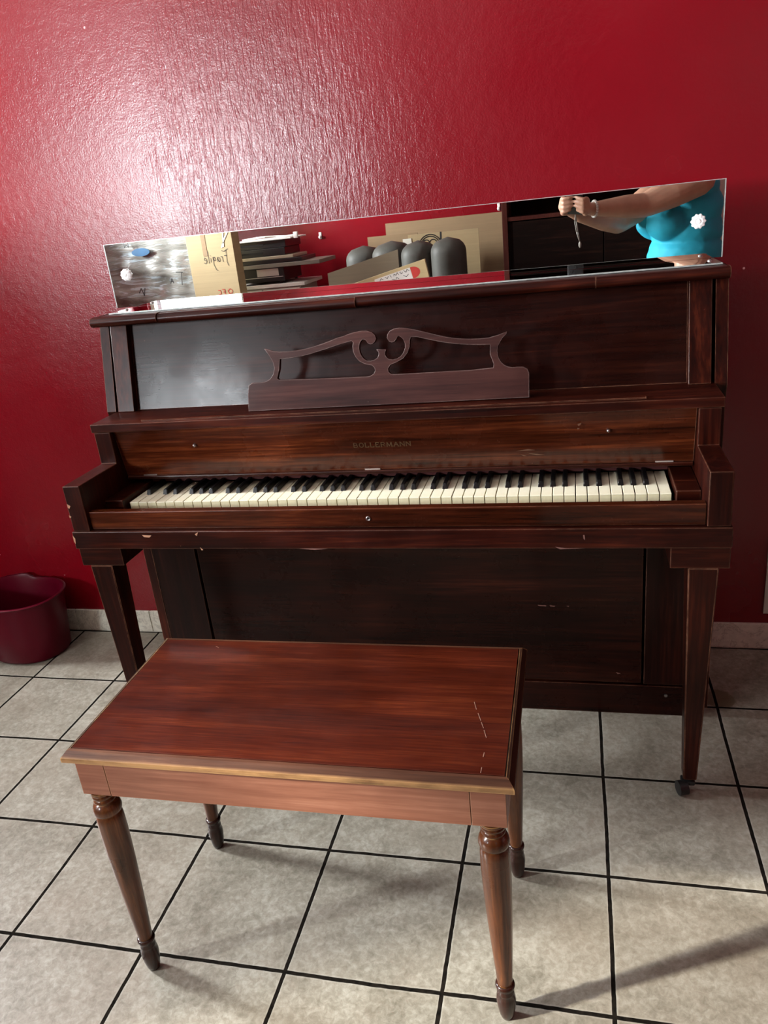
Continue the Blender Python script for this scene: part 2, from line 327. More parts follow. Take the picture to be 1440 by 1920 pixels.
# floor tiles
TX, TY, TS = 0.4782, -0.8788, 0.29
def tiles():
    t = NT('beige_floor_tile')
    tc = t.n('TexCoord'); pos = tc.outputs['Object']
    wob = t.n('TexNoise', {'Vector': pos, 'Scale': 2.2, 'Detail': 1.0})
    wv = t.n('VectorMath', {0: wob.outputs['Color'], 1: (0.5, 0.5, 0.5)}, operation='SUBTRACT').outputs[0]
    wv = t.n('VectorMath', {0: wv, 'Scale': 0.010}, operation='SCALE').outputs[0]
    jit = t.n('TexNoise', {'Vector': pos, 'Scale': 40, 'Detail': 2.0})
    jv = t.n('VectorMath', {0: jit.outputs['Color'], 1: (0.5, 0.5, 0.5)}, operation='SUBTRACT').outputs[0]
    jv = t.n('VectorMath', {0: jv, 'Scale': 0.0022}, operation='SCALE').outputs[0]
    p2 = t.n('VectorMath', {0: t.n('VectorMath', {0: pos, 1: wv}, operation='ADD').outputs[0], 1: jv}, operation='ADD').outputs[0]
    sp = t.n('SeparateXYZ', {0: p2})
    def dist(s, off):
        u = t.math('DIVIDE', t.math('SUBTRACT', s, off), TS)
        f = t.math('FRACT', u); d = t.math('MINIMUM', f, t.math('SUBTRACT', 1.0, f))
        return t.math('MULTIPLY', d, TS), t.math('FLOOR', u)
    dx, ix = dist(sp.outputs[0], TX-TS*20); dy, iy = dist(sp.outputs[1], TY-TS*30)
    d = t.math('MINIMUM', dx, dy)
    grout = t.ramp(t.math('MULTIPLY', d, 100), [(0.33, 1.0), (0.40, 0.0)])
    cmb = t.n('CombineXYZ', {0: ix, 1: iy}); wn = t.n('TexWhiteNoise', {0: cmb.outputs[0]}, noise_dimensions='2D')
    a = t.noise(pos, 8, 7, 0.68, 0.6); b = t.noise(pos, 75, 6, 0.74, 0.5); c3 = t.noise(pos, 2.6, 4, 0.6)
    f = t.math('ADD', t.math('MULTIPLY', a, 0.45), t.math('MULTIPLY', b, 0.55))
    col = t.ramp(f, [(0.38, (0.135, 0.124, 0.094)), (0.50, (0.228, 0.213, 0.169)), (0.61, (0.335, 0.322, 0.268))])
    vein = t.noise(pos, 5.5, 8, 0.72, 2.2)
    vn = t.math('MULTIPLY', t.ramp(t.math('ABSOLUTE', t.math('SUBTRACT', vein, 0.5)), [(0.0, 1.0), (0.012, 0.0)]), 0.28)
    col = t.mix(vn, col, (0.20, 0.16, 0.115))
    col = t.mix(t.math('MULTIPLY', t.ramp(c3, [(0.45, 0.0), (0.7, 1.0)]), 0.3), col, (0.29, 0.24, 0.185))
    col = t.mix(t.math('MULTIPLY', wn.outputs[0], 0.10), col, (0.24, 0.215, 0.18))
    lip = t.ramp(t.math('MULTIPLY', d, 100), [(0.36, 1.0), (0.75, 0.0)])
    col = t.mix(t.math('MULTIPLY', lip, 0.35), col, (0.45, 0.43, 0.37))
    # brown water stain on the grout crossing right of the piano leg
    s2 = t.n('SeparateXYZ', {0: pos})
    q = t.n('CombineXYZ', {0: t.math('SUBTRACT', s2.outputs[0], 0.775), 1: t.math('SUBTRACT', s2.outputs[1], -0.262)})
    ln = t.n('VectorMath', {0: q.outputs[0]}, operation='LENGTH').outputs['Value']
    ds = t.math('ADD', ln, t.math('MULTIPLY', t.noise(pos, 28, 4, 0.6), 0.07))
    st = t.math('MULTIPLY', t.ramp(ds, [(0.070, 1.0), (0.076, 0.0)]), 0.75)
    col = t.mix(st, col, (0.10, 0.075, 0.035))
    gcol = t.ramp(t.noise(pos, 60, 3), [(0.35, (0.003, 0.0025, 0.002)), (0.75, (0.014, 0.011, 0.008))])
    col = t.mix(grout, col, gcol)
    hgt = t.math('SUBTRACT', t.math('MULTIPLY', f, 0.5), t.math('MULTIPLY', grout, 1.5))
    rr = t.math('ADD', t.math('MULTIPLY', b, 0.25), 0.26)
    t.set(color=col, rough=t.mix(grout, rr, (1.0, 1.0, 1.0)), spec=t.mix(grout, (0.5, 0.5, 0.5), (0.05, 0.05, 0.05)), normal=t.bump(hgt, 0.5, 0.0014))
    return t.m
M['tile'] = tiles()
def marble(name):
    t = NT(name); pos = t.coord((1, 1, 1)); v = t.noise(pos, 9, 8, 0.72, 1.6); n = t.noise(pos, 60, 4)
    base = t.ramp(n, [(0.3, (0.56, 0.55, 0.46)), (0.7, (0.72, 0.71, 0.60))])
    vn = t.math('MULTIPLY', t.ramp(t.math('ABSOLUTE', t.math('SUBTRACT', v, 0.5)), [(0.0, 1.0), (0.02, 0.0)]), 0.55)
    t.set(color=t.mix(vn, base, (0.14, 0.12, 0.085)), rough=0.35, normal=t.bump(v, 0.3, 0.001)); return t.m
M['base'] = marble('pale_baseboard_tile')
# crinkled plastic wrap
t = NT('crinkled_plastic_wrap'); c = t.coord((2.0, 2.0, 7.0)); n = t.noise(c, 2.2, 5, 0.6, 1.2)
sheen_streak = t.noise(t.coord((2.5, 2.5, 16.0)), 2.0, 4, 0.6, 1.5)
col = t.mix(t.ramp(sheen_streak, [(0.54, 0.0), (0.72, 0.8)]), t.ramp(n, [(0.3, (0.13, 0.13, 0.118)), (0.7, (0.27, 0.265, 0.24))]), (0.52, 0.66, 0.74))  # pale blue streaks: reflected sheen painted into the wrap colour
t.set(color=col, rough=0.2, coat=0.6, spec=0.6, normal=t.bump(n, 0.5, 0.02))
M['wrap'] = t.m

# ================================================================ SETTING
def wallmesh(name, m, plane, a0, a1, z0, z1, holes, off, th):
    """wall of boxes round rectangular openings; plane 'x' or 'y' is the constant axis"""
    bm = bmesh.new(); holes = sorted(holes); cur = a0
    def add(u0, u1, w0, w1):
        if u1-u0 < 1e-4 or w1-w0 < 1e-4: return
        if plane == 'x': bx(bm, off, off+th, u0, u1, w0, w1)
        else: bx(bm, u0, u1, off, off+th, w0, w1)
    for h0, h1, g0, g1 in holes:
        add(cur, h0, z0, z1); add(h0, h1, z0, g0); add(h0, h1, g1, z1); cur = h1
    add(cur, a1, z0, z1)
    return struct(obj(name, bm, m))
struct(obj('floor', B(XL-0.15, XR+0.15, YB-0.15, 0.15, -0.06, 0.0), M['tile']))
struct(obj('ceiling', B(XL-0.15, XR+0.15, YB-0.15, 0.15, ZC, ZC+0.06), M['ceiling']))
struct(obj('wall_back', B(XL-0.15, XR+0.15, 0.0, 0.15, 0, ZC), M['wall']))
WIN = {1: ('x', -3.62, -2.66, 1.30, 2.40), 2: ('x', -0.78, -0.32, 1.34, 2.26), 3: ('y', -3.02, -2.16, 1.28, 2.00), 4: ('y', 1.32, 2.18, 0.05, 2.05)}
wallmesh('wall_left', M['wall2'], 'x', YB, 0.0, 0, ZC, [(-3.62, -2.66, 1.30, 2.40), (-0.78, -0.32, 1.34, 2.26)], XL-0.15, 0.15)
wallmesh('wall_front', M['wall2'], 'y', XL-0.15, XR+0.15, 0, ZC, [(-3.02, -2.16, 1.28, 2.00), (1.32, 2.18, 0.05, 2.05)], YB-0.15, 0.15)
wallmesh('wall_right', M['wall2'], 'x', YB, 0.0, 0, ZC, [], XR, 0.15)
def window(n, plane, a0, a1, z0, z1):
    root = bpy.data.objects.new('window_%d' % n, None); link(root); struct(root)
    o = XL-0.10 if plane == 'x' else YB-0.10
    bm = bmesh.new(); w_ = 0.035
    def add(u0, u1, v0, v1, d0=0.0, d1=0.05):
        if plane == 'x': bx(bm, o+d0, o+d1, u0, u1, v0, v1)
        else: bx(bm, u0, u1, o+d0, o+d1, v0, v1)
    add(a0, a0+w_, z0, z1); add(a1-w_, a1, z0, z1); add(a0+w_, a1-w_, z0, z0+w_); add(a0+w_, a1-w_, z1-w_, z1)
    struct(obj('window_frame', bm, M['frame_w'], root))
    bm = bmesh.new(); add(a0+w_, a1-w_, z0+w_, z1-w_, 0.02, 0.026)
    struct(obj('window_pane', bm, M['glass'], root))
    return root
for k, v in WIN.items(): window(k, *v)
# unseen outside wall, added to keep the sun off the rear window
struct(obj('sun_block_wall', B(-3.42, -3.27, -8.0, YB-0.16, 0, 5.5), M['ceiling']))
# tiled skirting along the wall behind the piano
bm = bmesh.new()
for i in range(-9, 9):
    x0 = TX + i*TS*1.0 - 0.02
    bx(bm, x0+0.0015, x0+TS-0.0015, -0.010, -0.0005, 0.004, 0.082, bev=0.0015)
bx(bm, XL+0.002, XR-0.002, -0.006, -0.0005, 0.0, 0.080)
struct(obj('baseboard_back', bm, M['base']))

# ================================================================ PIANO
PL = (0.0, -0.34, 0.0)
P = thing('upright_piano', 'dark mahogany upright piano with scuffed edges and full keyboard against the red wall', 'piano', PL)
YF = -0.343      # front plane of the lower case
# side panels (one each side), leaning front edge above the keys
for s in (-1, 1):
    x0, x1 = sorted((s*0.737, s*0.712))
    bm = prism(bmesh.new(), [(-0.03, 0.03), (YF, 0.03), (YF, 0.80), (-0.358, 0.86), (-0.306, 1.069), (-0.03, 1.069)], 'x', x0, x1)
    obj('side_panel', bm, M['mahogany_v'], P)
obj('back_frame', B(-0.712, 0.712, -0.075, -0.03, 0.03, 1.069), M['mahogany'], P)
# lower case
obj('lower_panel', B(-0.578, 0.578, YF+0.004, YF+0.03, 0.092, 0.606, bev=0.002), M['mahogany_panel'], P)
for s in (-1, 1):
    x0, x1 = sorted((s*0.584, s*0.7115))
    obj('lower_stile', B(x0, x1, YF+0.001, YF+0.035, 0.092, 0.606, bev=0.0015), M['mahogany_low'], P)
obj('toe_rail', B(-0.7115, 0.7115, YF+0.002, YF+0.05, 0.0, 0.086, bev=0.002), M['mahogany_panel'], P)
for x in (-0.638, 0.638):
    bm = cyl(bmesh.new(), (x, YF+0.004, 0.061), (x, YF-0.0015, 0.061), 0.0042, 0.004, 20)
    obj('toe_rail_screw', bm, M['metal'], P)
# key bed and slab under the keys
bm = B(-0.7116, 0.7116, -0.6436, YF, 0.606, 0.6490, bev=0.002)
obj('key_bed', bm, M['mahogany'], P)
# fold line groove strip below the key slip
obj('key_slip', B(-0.6645, 0.6645, -0.630, -0.608, 0.6495, 0.6925, bev=0.002), M['mahogany_front'], P)
obj('key_slip_base', B(-0.6645, 0.6645, -0.607, -0.555, 0.650, 0.660), M['felt'], P)
bm = bmesh.new(); lathe(bm, [(0.0028, 0.0), (0.0050, 0.0), (0.0054, 0.0014), (0.0036, 0.0022), (0.0026, 0.0008)], n=24, cap=False)
bmesh.ops.rotate(bm, verts=bm.verts, cent=(0, 0, 0), matrix=Matrix.Rotation(math.pi/2, 3, 'X')); bmesh.ops.translate(bm, verts=bm.verts, vec=(0.0, -0.6305, 0.670))
lk = obj('lock_rim', bm, M['metal'], P, smooth=True)
obj('lock_hole', cyl(bmesh.new(), (0, -0.6302, 0.670), (0, -0.6312, 0.670), 0.0028, n=20), M['gap'], lk)
# leg blocks, cleats, legs, casters
for s in (-1, 1):
    x0, x1 = sorted((s*0.602, s*0.7115))
    obj('leg_block', B(x0, x1, -0.634, -0.545, 0.559, 0.6058, bev=0.0015), M['mahogany'], P)
    x0, x1 = sorted((s*0.574, s*0.6015))
    cl = obj('cleat', B(x0, x1, -0.60, -0.565, 0.588, 0.6055, bev=0.001), M['gap'], P)
    x0, x1 = sorted((s*0.549, s*0.5735))
    obj('bracket', B(x0, x1, -0.598, -0.575, 0.5895, 0.6055, bev=0.002), M['metal'], cl)
    # tapered leg
    bm = bmesh.new()
    t0, t1, b0, b1 = 0.6354, 0.6922, 0.6457, 0.6736
    yt0, yt1, yb0, yb1 = -0.6345, -0.575, -0.628, -0.592
    q = [bm.verts.new((s*x, y, z)) for x, y, z in ((t0, yt0, 0.5588), (t1, yt0, 0.5588), (t1, yt1, 0.5588), (t0, yt1, 0.5588), (b0, yb0, 0.040), (b1, yb0, 0.040), (b1, yb1, 0.040), (b0, yb1, 0.040))]
    for f in ((0, 1, 2, 3), (7, 6, 5, 4), (0, 4, 5, 1), (1, 5, 6, 2), (2, 6, 7, 3), (3, 7, 4, 0)): bm.faces.new([q[i] for i in f])
    bmesh.ops.recalc_face_normals(bm, faces=bm.faces)
    bmesh.ops.bevel(bm, geom=list(bm.edges), offset=0.0018, segments=2, affect='EDGES')
    lg = obj('leg', bm, M['mahogany_v'], P)
    bm = bmesh.new(); xc = s*0.6597
    cyl(bm, (xc, -0.610, 0.0395), (xc, -0.610, 0.030), 0.012, 0.011)
    wx = xc - 0.016
    cyl(bm, (wx-0.008, -0.628, 0.0165), (wx+0.010, -0.622, 0.0165), 0.0165, n=28)
    bx(bm, xc-0.018, xc+0.012, -0.626, -0.602, 0.022, 0.034, bev=0.004)
    obj('caster', bm, M['rubber'], lg, smooth=math.radians(35))
# arms with posts up to the shelf
for s in (-1, 1):
    x0, x1 = sorted((s*0.6655, s*0.7084))
    bm = prism(bmesh.new(), [(-0.640, 0.6495), (-0.640, 0.7596), (-0.4765, 0.7596), (-0.4765, 0.8375), (YF-0.001, 0.8375), (YF-0.001, 0.6495)], 'x', x0, x1, bev=0.002)
    obj('arm', bm, M['mahogany_v'], P)
    x0, x1 = sorted((s*0.618, s*0.6645))
    cb = obj('cheek_block', B(x0, x1, -0.560, -0.410, 0.6605, 0.6935, bev=0.002), M['mahogany'], P)
    obj('cheek_block_ledge', B(x0, x1, -0.600, -0.5605, 0.6605, 0.6725, bev=0.0015), M['mahogany'], cb)
# fallboard
bm = prism(bmesh.new(), [(-0.463, 0.8370), (-0.445, 0.8370), (-0.425, 0.716), (-0.443, 0.716)], 'x', -0.6640, 0.6640)
fb = obj('fallboard', bm, M['mahogany_front'], P)
obj('key_stop_rail', B(-0.6640, 0.6640, -0.448, -0.405, 0.7065, 0.7155, bev=0.003, seg=3), M['mahogany'], P)
obj('felt_strip', B(-0.6170, 0.6170, -0.412, -0.402, 0.688, 0.7060), M['felt'], P)
obj('key_frame', B(-0.6170, 0.6170, -0.540, -0.40, 0.650, 0.6635), M['gap'], P)
def fby(z): return -0.443 - (z-0.716)*0.020/0.121
for x in (-0.458, 0.492):
    bm = bmesh.new(); z = 0.793; y = fby(z)
    ball(bm, (x, y-0.004, z), 0.0042, sub=3); cyl(bm, (x, y, z), (x, y-0.003, z), 0.0045, 0.003, 20)
    obj('fallboard_knob', bm, M['metal'], fb, smooth=True)
for x in (-0.60, -0.03, 0.606):
    obj('hinge', B(x-0.018, x+0.018, -0.4465, -0.4435, 0.7158, 0.7185), M['hinge'], fb)
# lettering on the fallboard
GL = {
 'B': [[(0, 0), (0, 1)], [(0, 1), (.4, 1), (.55, .87), (.55, .66), (.4, .53), (0, .53)], [(.4, .53), (.62, .4), (.62, .14), (.42, 0), (0, 0)]],
 'O': [[(.36+.36*math.cos(a*math.pi/8), .5+.5*math.sin(a*math.pi/8)) for a in range(17)]],
 'L': [[(0, 1), (0, 0), (.55, 0), (.58, .2)], [(-.1, 1), (.12, 1)]],
 'E': [[(.55, 1), (0, 1), (0, 0), (.58, 0), (.6, .18)], [(0, .52), (.4, .52)], [(.55, 1), (.55, .84)]],
 'R': [[(0, 0), (0, 1)], [(0, 1), (.42, 1), (.58, .86), (.58, .65), (.42, .5), (0, .5)], [(.3, .5), (.68, 0)], [(-.1, 0), (.12, 0)]],
 'M': [[(0, 0), (.06, 1), (.42, .1), (.78, 1), (.86, 0)], [(-.1, 0), (.1, 0)], [(.76, 0), (.96, 0)]],
 'A': [[(0, 0), (.38, 1), (.76, 0)], [(.14, .36), (.62, .36)], [(-.1, 0), (.1, 0)], [(.66, 0), (.86, 0)]],
 'N': [[(0, 0), (0, 1), (.7, 0), (.7, 1)], [(-.1, 0), (.1, 0)], [(.6, 1), (.8, 1)]]}
bm = bmesh.new(); H = 0.0105; xs = -0.0655
def ribbon(bm, pts, wd, f):
    for (u0, v0), (u1, v1) in zip(pts, pts[1:]):
        d = Vector((u1-u0, v1-v0)); 
        if d.length < 1e-6: continue
        d.normalize(); n_ = Vector((-d.y, d.x))*wd/2; e = d*wd*0.3
        c = [f(u0-e.x+n_.x, v0-e.y+n_.y), f(u0-e.x-n_.x, v0-e.y-n_.y), f(u1+e.x-n_.x, v1+e.y-n_.y), f(u1+e.x+n_.x, v1+e.y+n_.y)]
        bm.faces.new([bm.verts.new(p) for p in c])
adv = {'B': .98, 'O': 1.08, 'L': .92, 'E': .95, 'R': 1.0, 'M': 1.22, 'A': 1.1, 'N': 1.05}
tot = sum(adv[c] for c in 'BOLLERMANN'); sc = 0.136/tot
for ch in 'BOLLERMANN':
    for k, st in enumerate(GL[ch]):
        ribbon(bm, [(xs + u*sc, 0.7725 + v*H) for u, v in st], 0.0019 if k == 0 else 0.0014, lambda u, v: (u, fby(v)-0.0006, v))
    xs += adv[ch]*sc
obj('maker_name', bm, M['gold'], fb)
# keys
ZK, YK = 0.682, -0.5414
KW = 1.2245/52
names = 'ABCDEFG'
white = None; whites = []; blacks = []
for i in range(52):
    x0 = -0.61225 + i*KW
    if white is None:
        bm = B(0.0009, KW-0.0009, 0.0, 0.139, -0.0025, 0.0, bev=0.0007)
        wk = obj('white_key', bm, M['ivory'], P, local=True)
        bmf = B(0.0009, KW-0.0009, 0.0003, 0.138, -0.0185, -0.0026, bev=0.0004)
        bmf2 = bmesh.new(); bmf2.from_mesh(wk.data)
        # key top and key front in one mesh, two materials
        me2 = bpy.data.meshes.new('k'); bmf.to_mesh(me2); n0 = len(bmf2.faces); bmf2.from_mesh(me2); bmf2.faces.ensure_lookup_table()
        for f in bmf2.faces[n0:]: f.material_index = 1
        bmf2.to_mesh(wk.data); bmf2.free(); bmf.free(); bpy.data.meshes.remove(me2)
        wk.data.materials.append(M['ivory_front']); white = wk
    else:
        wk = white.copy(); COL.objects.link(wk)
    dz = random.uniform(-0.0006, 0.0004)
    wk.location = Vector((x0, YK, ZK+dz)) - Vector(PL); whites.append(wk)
bk0 = None
for i in range(51):
    if names[i % 7] in 'ACDFG' :
        xc = -0.61225 + (i+1)*KW + {'A': 0.0016, 'C': -0.0016, 'D': 0.0016, 'F': -0.0022, 'G': 0.0}[names[i % 7]]
        if bk0 is None:
            bm = bmesh.new()
            prof = [(0.0, 0.0), (0.0, 0.0), (0.006, 0.0118), (0.089, 0.0135), (0.089, 0.0)]
            q = [bm.verts.new(v) for v in ((-0.0062, 0, -0.001), (0.0062, 0, -0.001), (0.0062, 0.090, -0.001), (-0.0062, 0.090, -0.001), (-0.0045, 0.0055, 0.0115), (0.0045, 0.0055, 0.0115), (0.0045, 0.090, 0.0122), (-0.0045, 0.090, 0.0122))]
            for f in ((3, 2, 1, 0), (4, 5, 6, 7), (0, 1, 5, 4), (1, 2, 6, 5), (2, 3, 7, 6), (3, 0, 4, 7)): bm.faces.new([q[j] for j in f])
            bmesh.ops.recalc_face_normals(bm, faces=bm.faces)
            bmesh.ops.bevel(bm, geom=list(bm.edges), offset=0.0011, segments=3, affect='EDGES')
            bk0 = obj('black_key', bm, M['ebony'], P, local=True, smooth=math.radians(50)); bk = bk0
        else: bk = bk0.copy(); COL.objects.link(bk)
        bk.location = Vector((xc, YK+0.0485, ZK)) - Vector(PL)
# music shelf
sh = obj('music_shelf', B(-0.7140, 0.7140, -0.4769, -0.335, 0.8378, 0.8583, bev=0.0018), M['mahogany'], P)
bm = prism(bmesh.new(), [(-0.462, 0.8580), (-0.462, 0.8612), (-0.454, 0.8622), (-0.450, 0.8612), (-0.450, 0.8580)], 'x', -0.583, 0.566)
obj('music_shelf_lip', bm, M['mahogany'], sh)
# upper panel, pilasters
def lean(z, off=0.0): return -0.3599 + off + (z-0.8585)*(0.048/0.2105)
bm = prism(bmesh.new(), [(lean(0.8585, 0.018), 0.8588), (lean(1.068, 0.018), 1.068), (lean(1.068, 0.034), 1.068), (lean(0.8585, 0.034), 0.8588)], 'x', -0.6585, 0.6585)
obj('upper_panel', bm, M['mahogany_panel'], P)
for s in (-1, 1):
    x0, x1 = sorted((s*0.6592, s*0.7045))
    bm = prism(bmesh.new(), [(lean(0.8585), 0.8588), (lean(1.068), 1.068), (lean(1.068, 0.045), 1.068), (lean(0.8585, 0.045), 0.8588)], 'x', x0, x1, bev=0.0012)
    obj('pilaster', bm, M['mahogany_v'], P)
# lid: slab with a rounded front in hinged sections
lid = obj('lid', B(-0.722, 0.722, -0.325, -0.03, 1.0695, 1.0935, bev=0.002), M['mahogany'], P)
def lidsec(x0, x1, yf, dz):
    bm = bmesh.new(); pr = []
    z0, z1 = 1.0700+dz, 1.0937+dz
    pr += [(-0.318, z0), (yf+0.010, z0), (yf+0.003, z0+0.004), (yf, z0+0.010), (yf+0.001, z0+0.016), (yf+0.006, z1-0.002), (yf+0.014, z1), (-0.318, z1)]
    return prism(bm, pr, 'x', x0, x1)
for a in ((-0.7335, -0.553, -0.352, 0.0), (-0.5525, -0.056, -0.347, -0.0016), (-0.0555, 0.470, -0.341, -0.0006), (0.4705, 0.7335, -0.350, 0.0)):
    obj('lid_front_edge', lidsec(*a), M['mahogany'], lid, smooth=math.radians(40))
for x in (-0.722, 0.722):
    s = 1 if x > 0 else -1; x0, x1 = sorted((s*0.7205, s*0.7365))
    obj('lid_end', B(x0, x1, -0.318, -0.03, 1.0702, 1.0935, bev=0.006, seg=3), M['mahogany'], lid, smooth=math.radians(40))
# music desk, sawn outline
yb, zb, dsl = -0.418, 0.8590, 0.16
nrm = Vector((0, -1, dsl)).normalized(); p0 = Vector((0, yb, zb)); up = Vector((0, dsl, 1)).normalized()
def onplane(px, py):
    d = ray(px, py); C = Vector((CX, CY, CZ)); t_ = (p0-C).dot(nrm)/d.dot(nrm); X = C+d*t_ - p0
    return (X.x, X.dot(up))
OUT = [(466.7,773),(465.5,740),(466.7,724.5),(473,719.8),(484,719.5),(496.7,717.9),(506.4,712.8),(513,703),(515,691.4),(512,679.7),(504.5,666.9),(496.7,656.4),(512.2,660.3),(525,661.3),(539.5,661),(555,659.3),(570.6,656.4),(588,651.8),(605.6,645.9),(620,640.5),(632.8,635),(642,632.8),(652.5,628.5),(665,624.6),(677.5,622.3),(687.5,622.0),(696.3,624.2),(702.5,630),(704.6,636.3),(702.5,641.9),(698.8,645.3),(693.8,646.3),(689.4,643.8),(686.9,639.8),(683.8,637.5),(679.4,637.3),(675.6,641.3),(673.1,647.5),(672.8,655),(674.4,662.5),(677.5,668.8),(681.9,674.4),(687.5,677.8),(695,678.5),(702.5,676.5),(708.1,672.5),(710.3,667.5),(710.6,662.5),(706.9,657.3),(723.5,657.0),(721.9,661.3),(721.5,666.3),(724.4,671.3),(728.8,675),(736.3,676),(745,673.8),(751.9,669.4),(756.9,662.5),(760,653.8),(759.8,645),(756.3,636.9),(751.3,632.5),(746.9,630.6),(744.4,632.8),(742.5,637.5),(738.8,641.9),(734.4,642.9),(729.4,640.6),(726,635),(726.3,629.4),(730.6,622.5),(738.8,618.1),(748.8,616.3),(761.3,616.9),(778.8,620),(800,625),(820,630),(839,634),(858,636.4),(877.9,637.2),(898,636.8),(916.8,635),(936.2,629.2),(949.8,623.3),(949.8,626.4),(942,634.5),(938.2,640.8),(933.5,650),(932.3,658.3),(932.8,666),(935.4,673.9),(940,681),(945.9,686.3),(952,689),(959.5,690.6),(971,690),(981,689.5),(988.7,693.3),(991.8,701),(991.8,745.9)]
H1 = [(522.7,714),(560,713),(625,710.9),(688,708),(695,706.5),(701.3,702.5),(704,696.3),(702.5,690.6),(697.5,685.6),(683.8,683.1),(673.8,678.1),(666.9,670),(662.5,660),(661.5,650),(662.8,643.1),(658.8,640),(640,645.6),(620,652.3),(597.8,659.5),(582,664.5),(566.7,668.5),(548,671.8),(523.9,674.2),(523.1,693.3),(519.2,710.8)]
H2 = [(733.1,703.1),(728.1,698.8),(727.1,692.5),(731.3,685),(743.8,680),(756.3,672.5),(763.8,662.5),(767.5,651.3),(767.8,640),(770,633.1),(781.3,632.5),(800,636.5),(820,640.6),(839,643.8),(858,645.8),(877.9,647),(900,647.4),(919.5,646.7),(919.5,666.1),(926.5,683.6),(925.3,691.4),(880,696),(839,698),(780,701.5),(737.8,703.6)]
cu2 = bpy.data.curves.new('desk_outline', 'CURVE'); cu2.dimensions = '2D'; cu2.fill_mode = 'BOTH'; cu2.extrude = 0.0052; cu2.bevel_depth = 0.0008; cu2.bevel_resolution = 1
for poly in (OUT, H1, H2):
    sp = cu2.splines.new('POLY'); sp.points.add(len(poly)-1); sp.use_cyclic_u = True
    for k, (px, py) in enumerate(poly):
        u, v = onplane(px, py); sp.points[k].co = (u, max(v, 0.0), 0, 1)
tmp = bpy.data.objects.new('desk_tmp', cu2); COL.objects.link(tmp)
me = bpy.data.meshes.new_from_object(tmp.evaluated_get(bpy.context.evaluated_depsgraph_get())); bpy.data.objects.remove(tmp)
bm = bmesh.new(); bm.from_mesh(me); bpy.data.meshes.remove(me)
bmesh.ops.remove_doubles(bm, verts=bm.verts, dist=0.00002)
Mx = Matrix(((1, 0, 0, p0.x), (0, up.y, nrm.y, p0.y), (0, up.z, nrm.z, p0.z), (0, 0, 0, 1)))
bmesh.ops.transform(bm, matrix=Mx @ Matrix.Translation((0, 0.0015, -0.006)), verts=bm.verts)
desk = obj('music_desk', bm, M['mahogany_desk'], P)
for x in (-0.2, 0.2):
    obj('music_desk_bracket', cyl(bmesh.new(), (x, -0.406, 0.872), (x, -0.352, 0.872), 0.006, 0.006, 12), M['brass'], desk)

# chips and scratches in the varnish
chip_m = plain('bare_wood_chip', (0.42, 0.22, 0.13), 0.8); scr2_m = plain('thin_scratch', (0.11, 0.045, 0.02), 0.8); scr_m = plain('dull_scratch', (0.16, 0.07, 0.055), 0.8)
def chip(poly, y, m=chip_m):
    bm = bmesh.new(); vs = []
    for px, py in poly:
        d = ray(px, py); t_ = (y-CY)/d.y; vs.append(bm.verts.new((CX+d.x*t_, y, CZ+d.z*t_)))
    bm.faces.new(vs); obj('chip' if m is chip_m else 'scratch', bm, m, P)
for poly in ([(125, 945), (132, 949), (130, 954), (127, 952)], [(129, 966), (134, 969), (131, 972)]): chip(poly, -0.6404)
for poly in ([(136, 1004), (141, 1010), (142, 1020), (139, 1016)], [(365, 1002), (371, 998), (369, 1005)], [(375, 1026), (381, 1031), (378, 1032)], [(266, 1003), (284, 1004), (280, 1008), (270, 1007)]): chip(poly, -0.6440)
for poly in ([(1093, 1003), (1096, 1003), (1097, 1013), (1094, 1010)], [(1040, 1025), (1062, 1028), (1098, 1028), (1050, 1030)], [(560, 1029), (585, 1028), (615, 1029), (590, 1031)]): chip(poly, -0.6441, scr_m)
for poly in ([(1008, 1134), (1024, 1135), (1024, 1137), (1010, 1136)], [(1030, 1135), (1041, 1136), (1040, 1137.5), (1032, 1137)], [(1062, 1136), (1067, 1136), (1066, 1138)], [(1155, 1260), (1164, 1263), (1158, 1264)]): chip(poly, YF+0.0035, scr_m)
for poly in ([(968, 846), (990, 842), (1004, 844), (985, 845)], [(990, 850), (1008, 851), (1022, 853), (1005, 853)], [(975, 852), (988, 855), (982, 855)], [(1083, 795), (1090, 793), (1088, 797), (1084, 799)], [(1082, 802), (1087, 803), (1083, 806)]): chip(poly, -0.4640, scr2_m)

# ================================================================ MIRROR ON THE LID
MY = -0.175
mir = thing('long_mirror', 'long frameless mirror standing on the piano lid, reflecting the room', 'mirror', (0, MY, 1.0942))
MXL, MXR, MZT = -0.757, 0.743, 1.257
bm = B(MXL+0.001, MXR-0.001, MY, MY+0.004, 1.0975, MZT-0.001)
obj('mirror_glass', bm, M['mirror'], mir)
bm = bmesh.new()
bx(bm, MXL-0.0008, MXL+0.0012, MY-0.0006, MY+0.005, 1.0975, MZT); bx(bm, MXR-0.0012, MXR+0.0008, MY-0.0006, MY+0.005, 1.0975, MZT)
bx(bm, MXL-0.0008, MXR+0.0008, MY-0.0004, MY+0.005, MZT-0.0006, MZT+0.0006)
obj('mirror_edge', bm, M['mirror_edge'], mir)
bm = B(-0.7060, 0.7240, -0.300, MY+0.005, 1.0944, 1.0972)
obj('mirror_base_strip', bm, M['mirror'], mir)['label'] = 'narrow mirrored strip lying flat on the lid'
obj('base_strip_edge', B(-0.7064, 0.7244, -0.3012, -0.2998, 1.0944, 1.0974), M['mirror_edge'], mir)
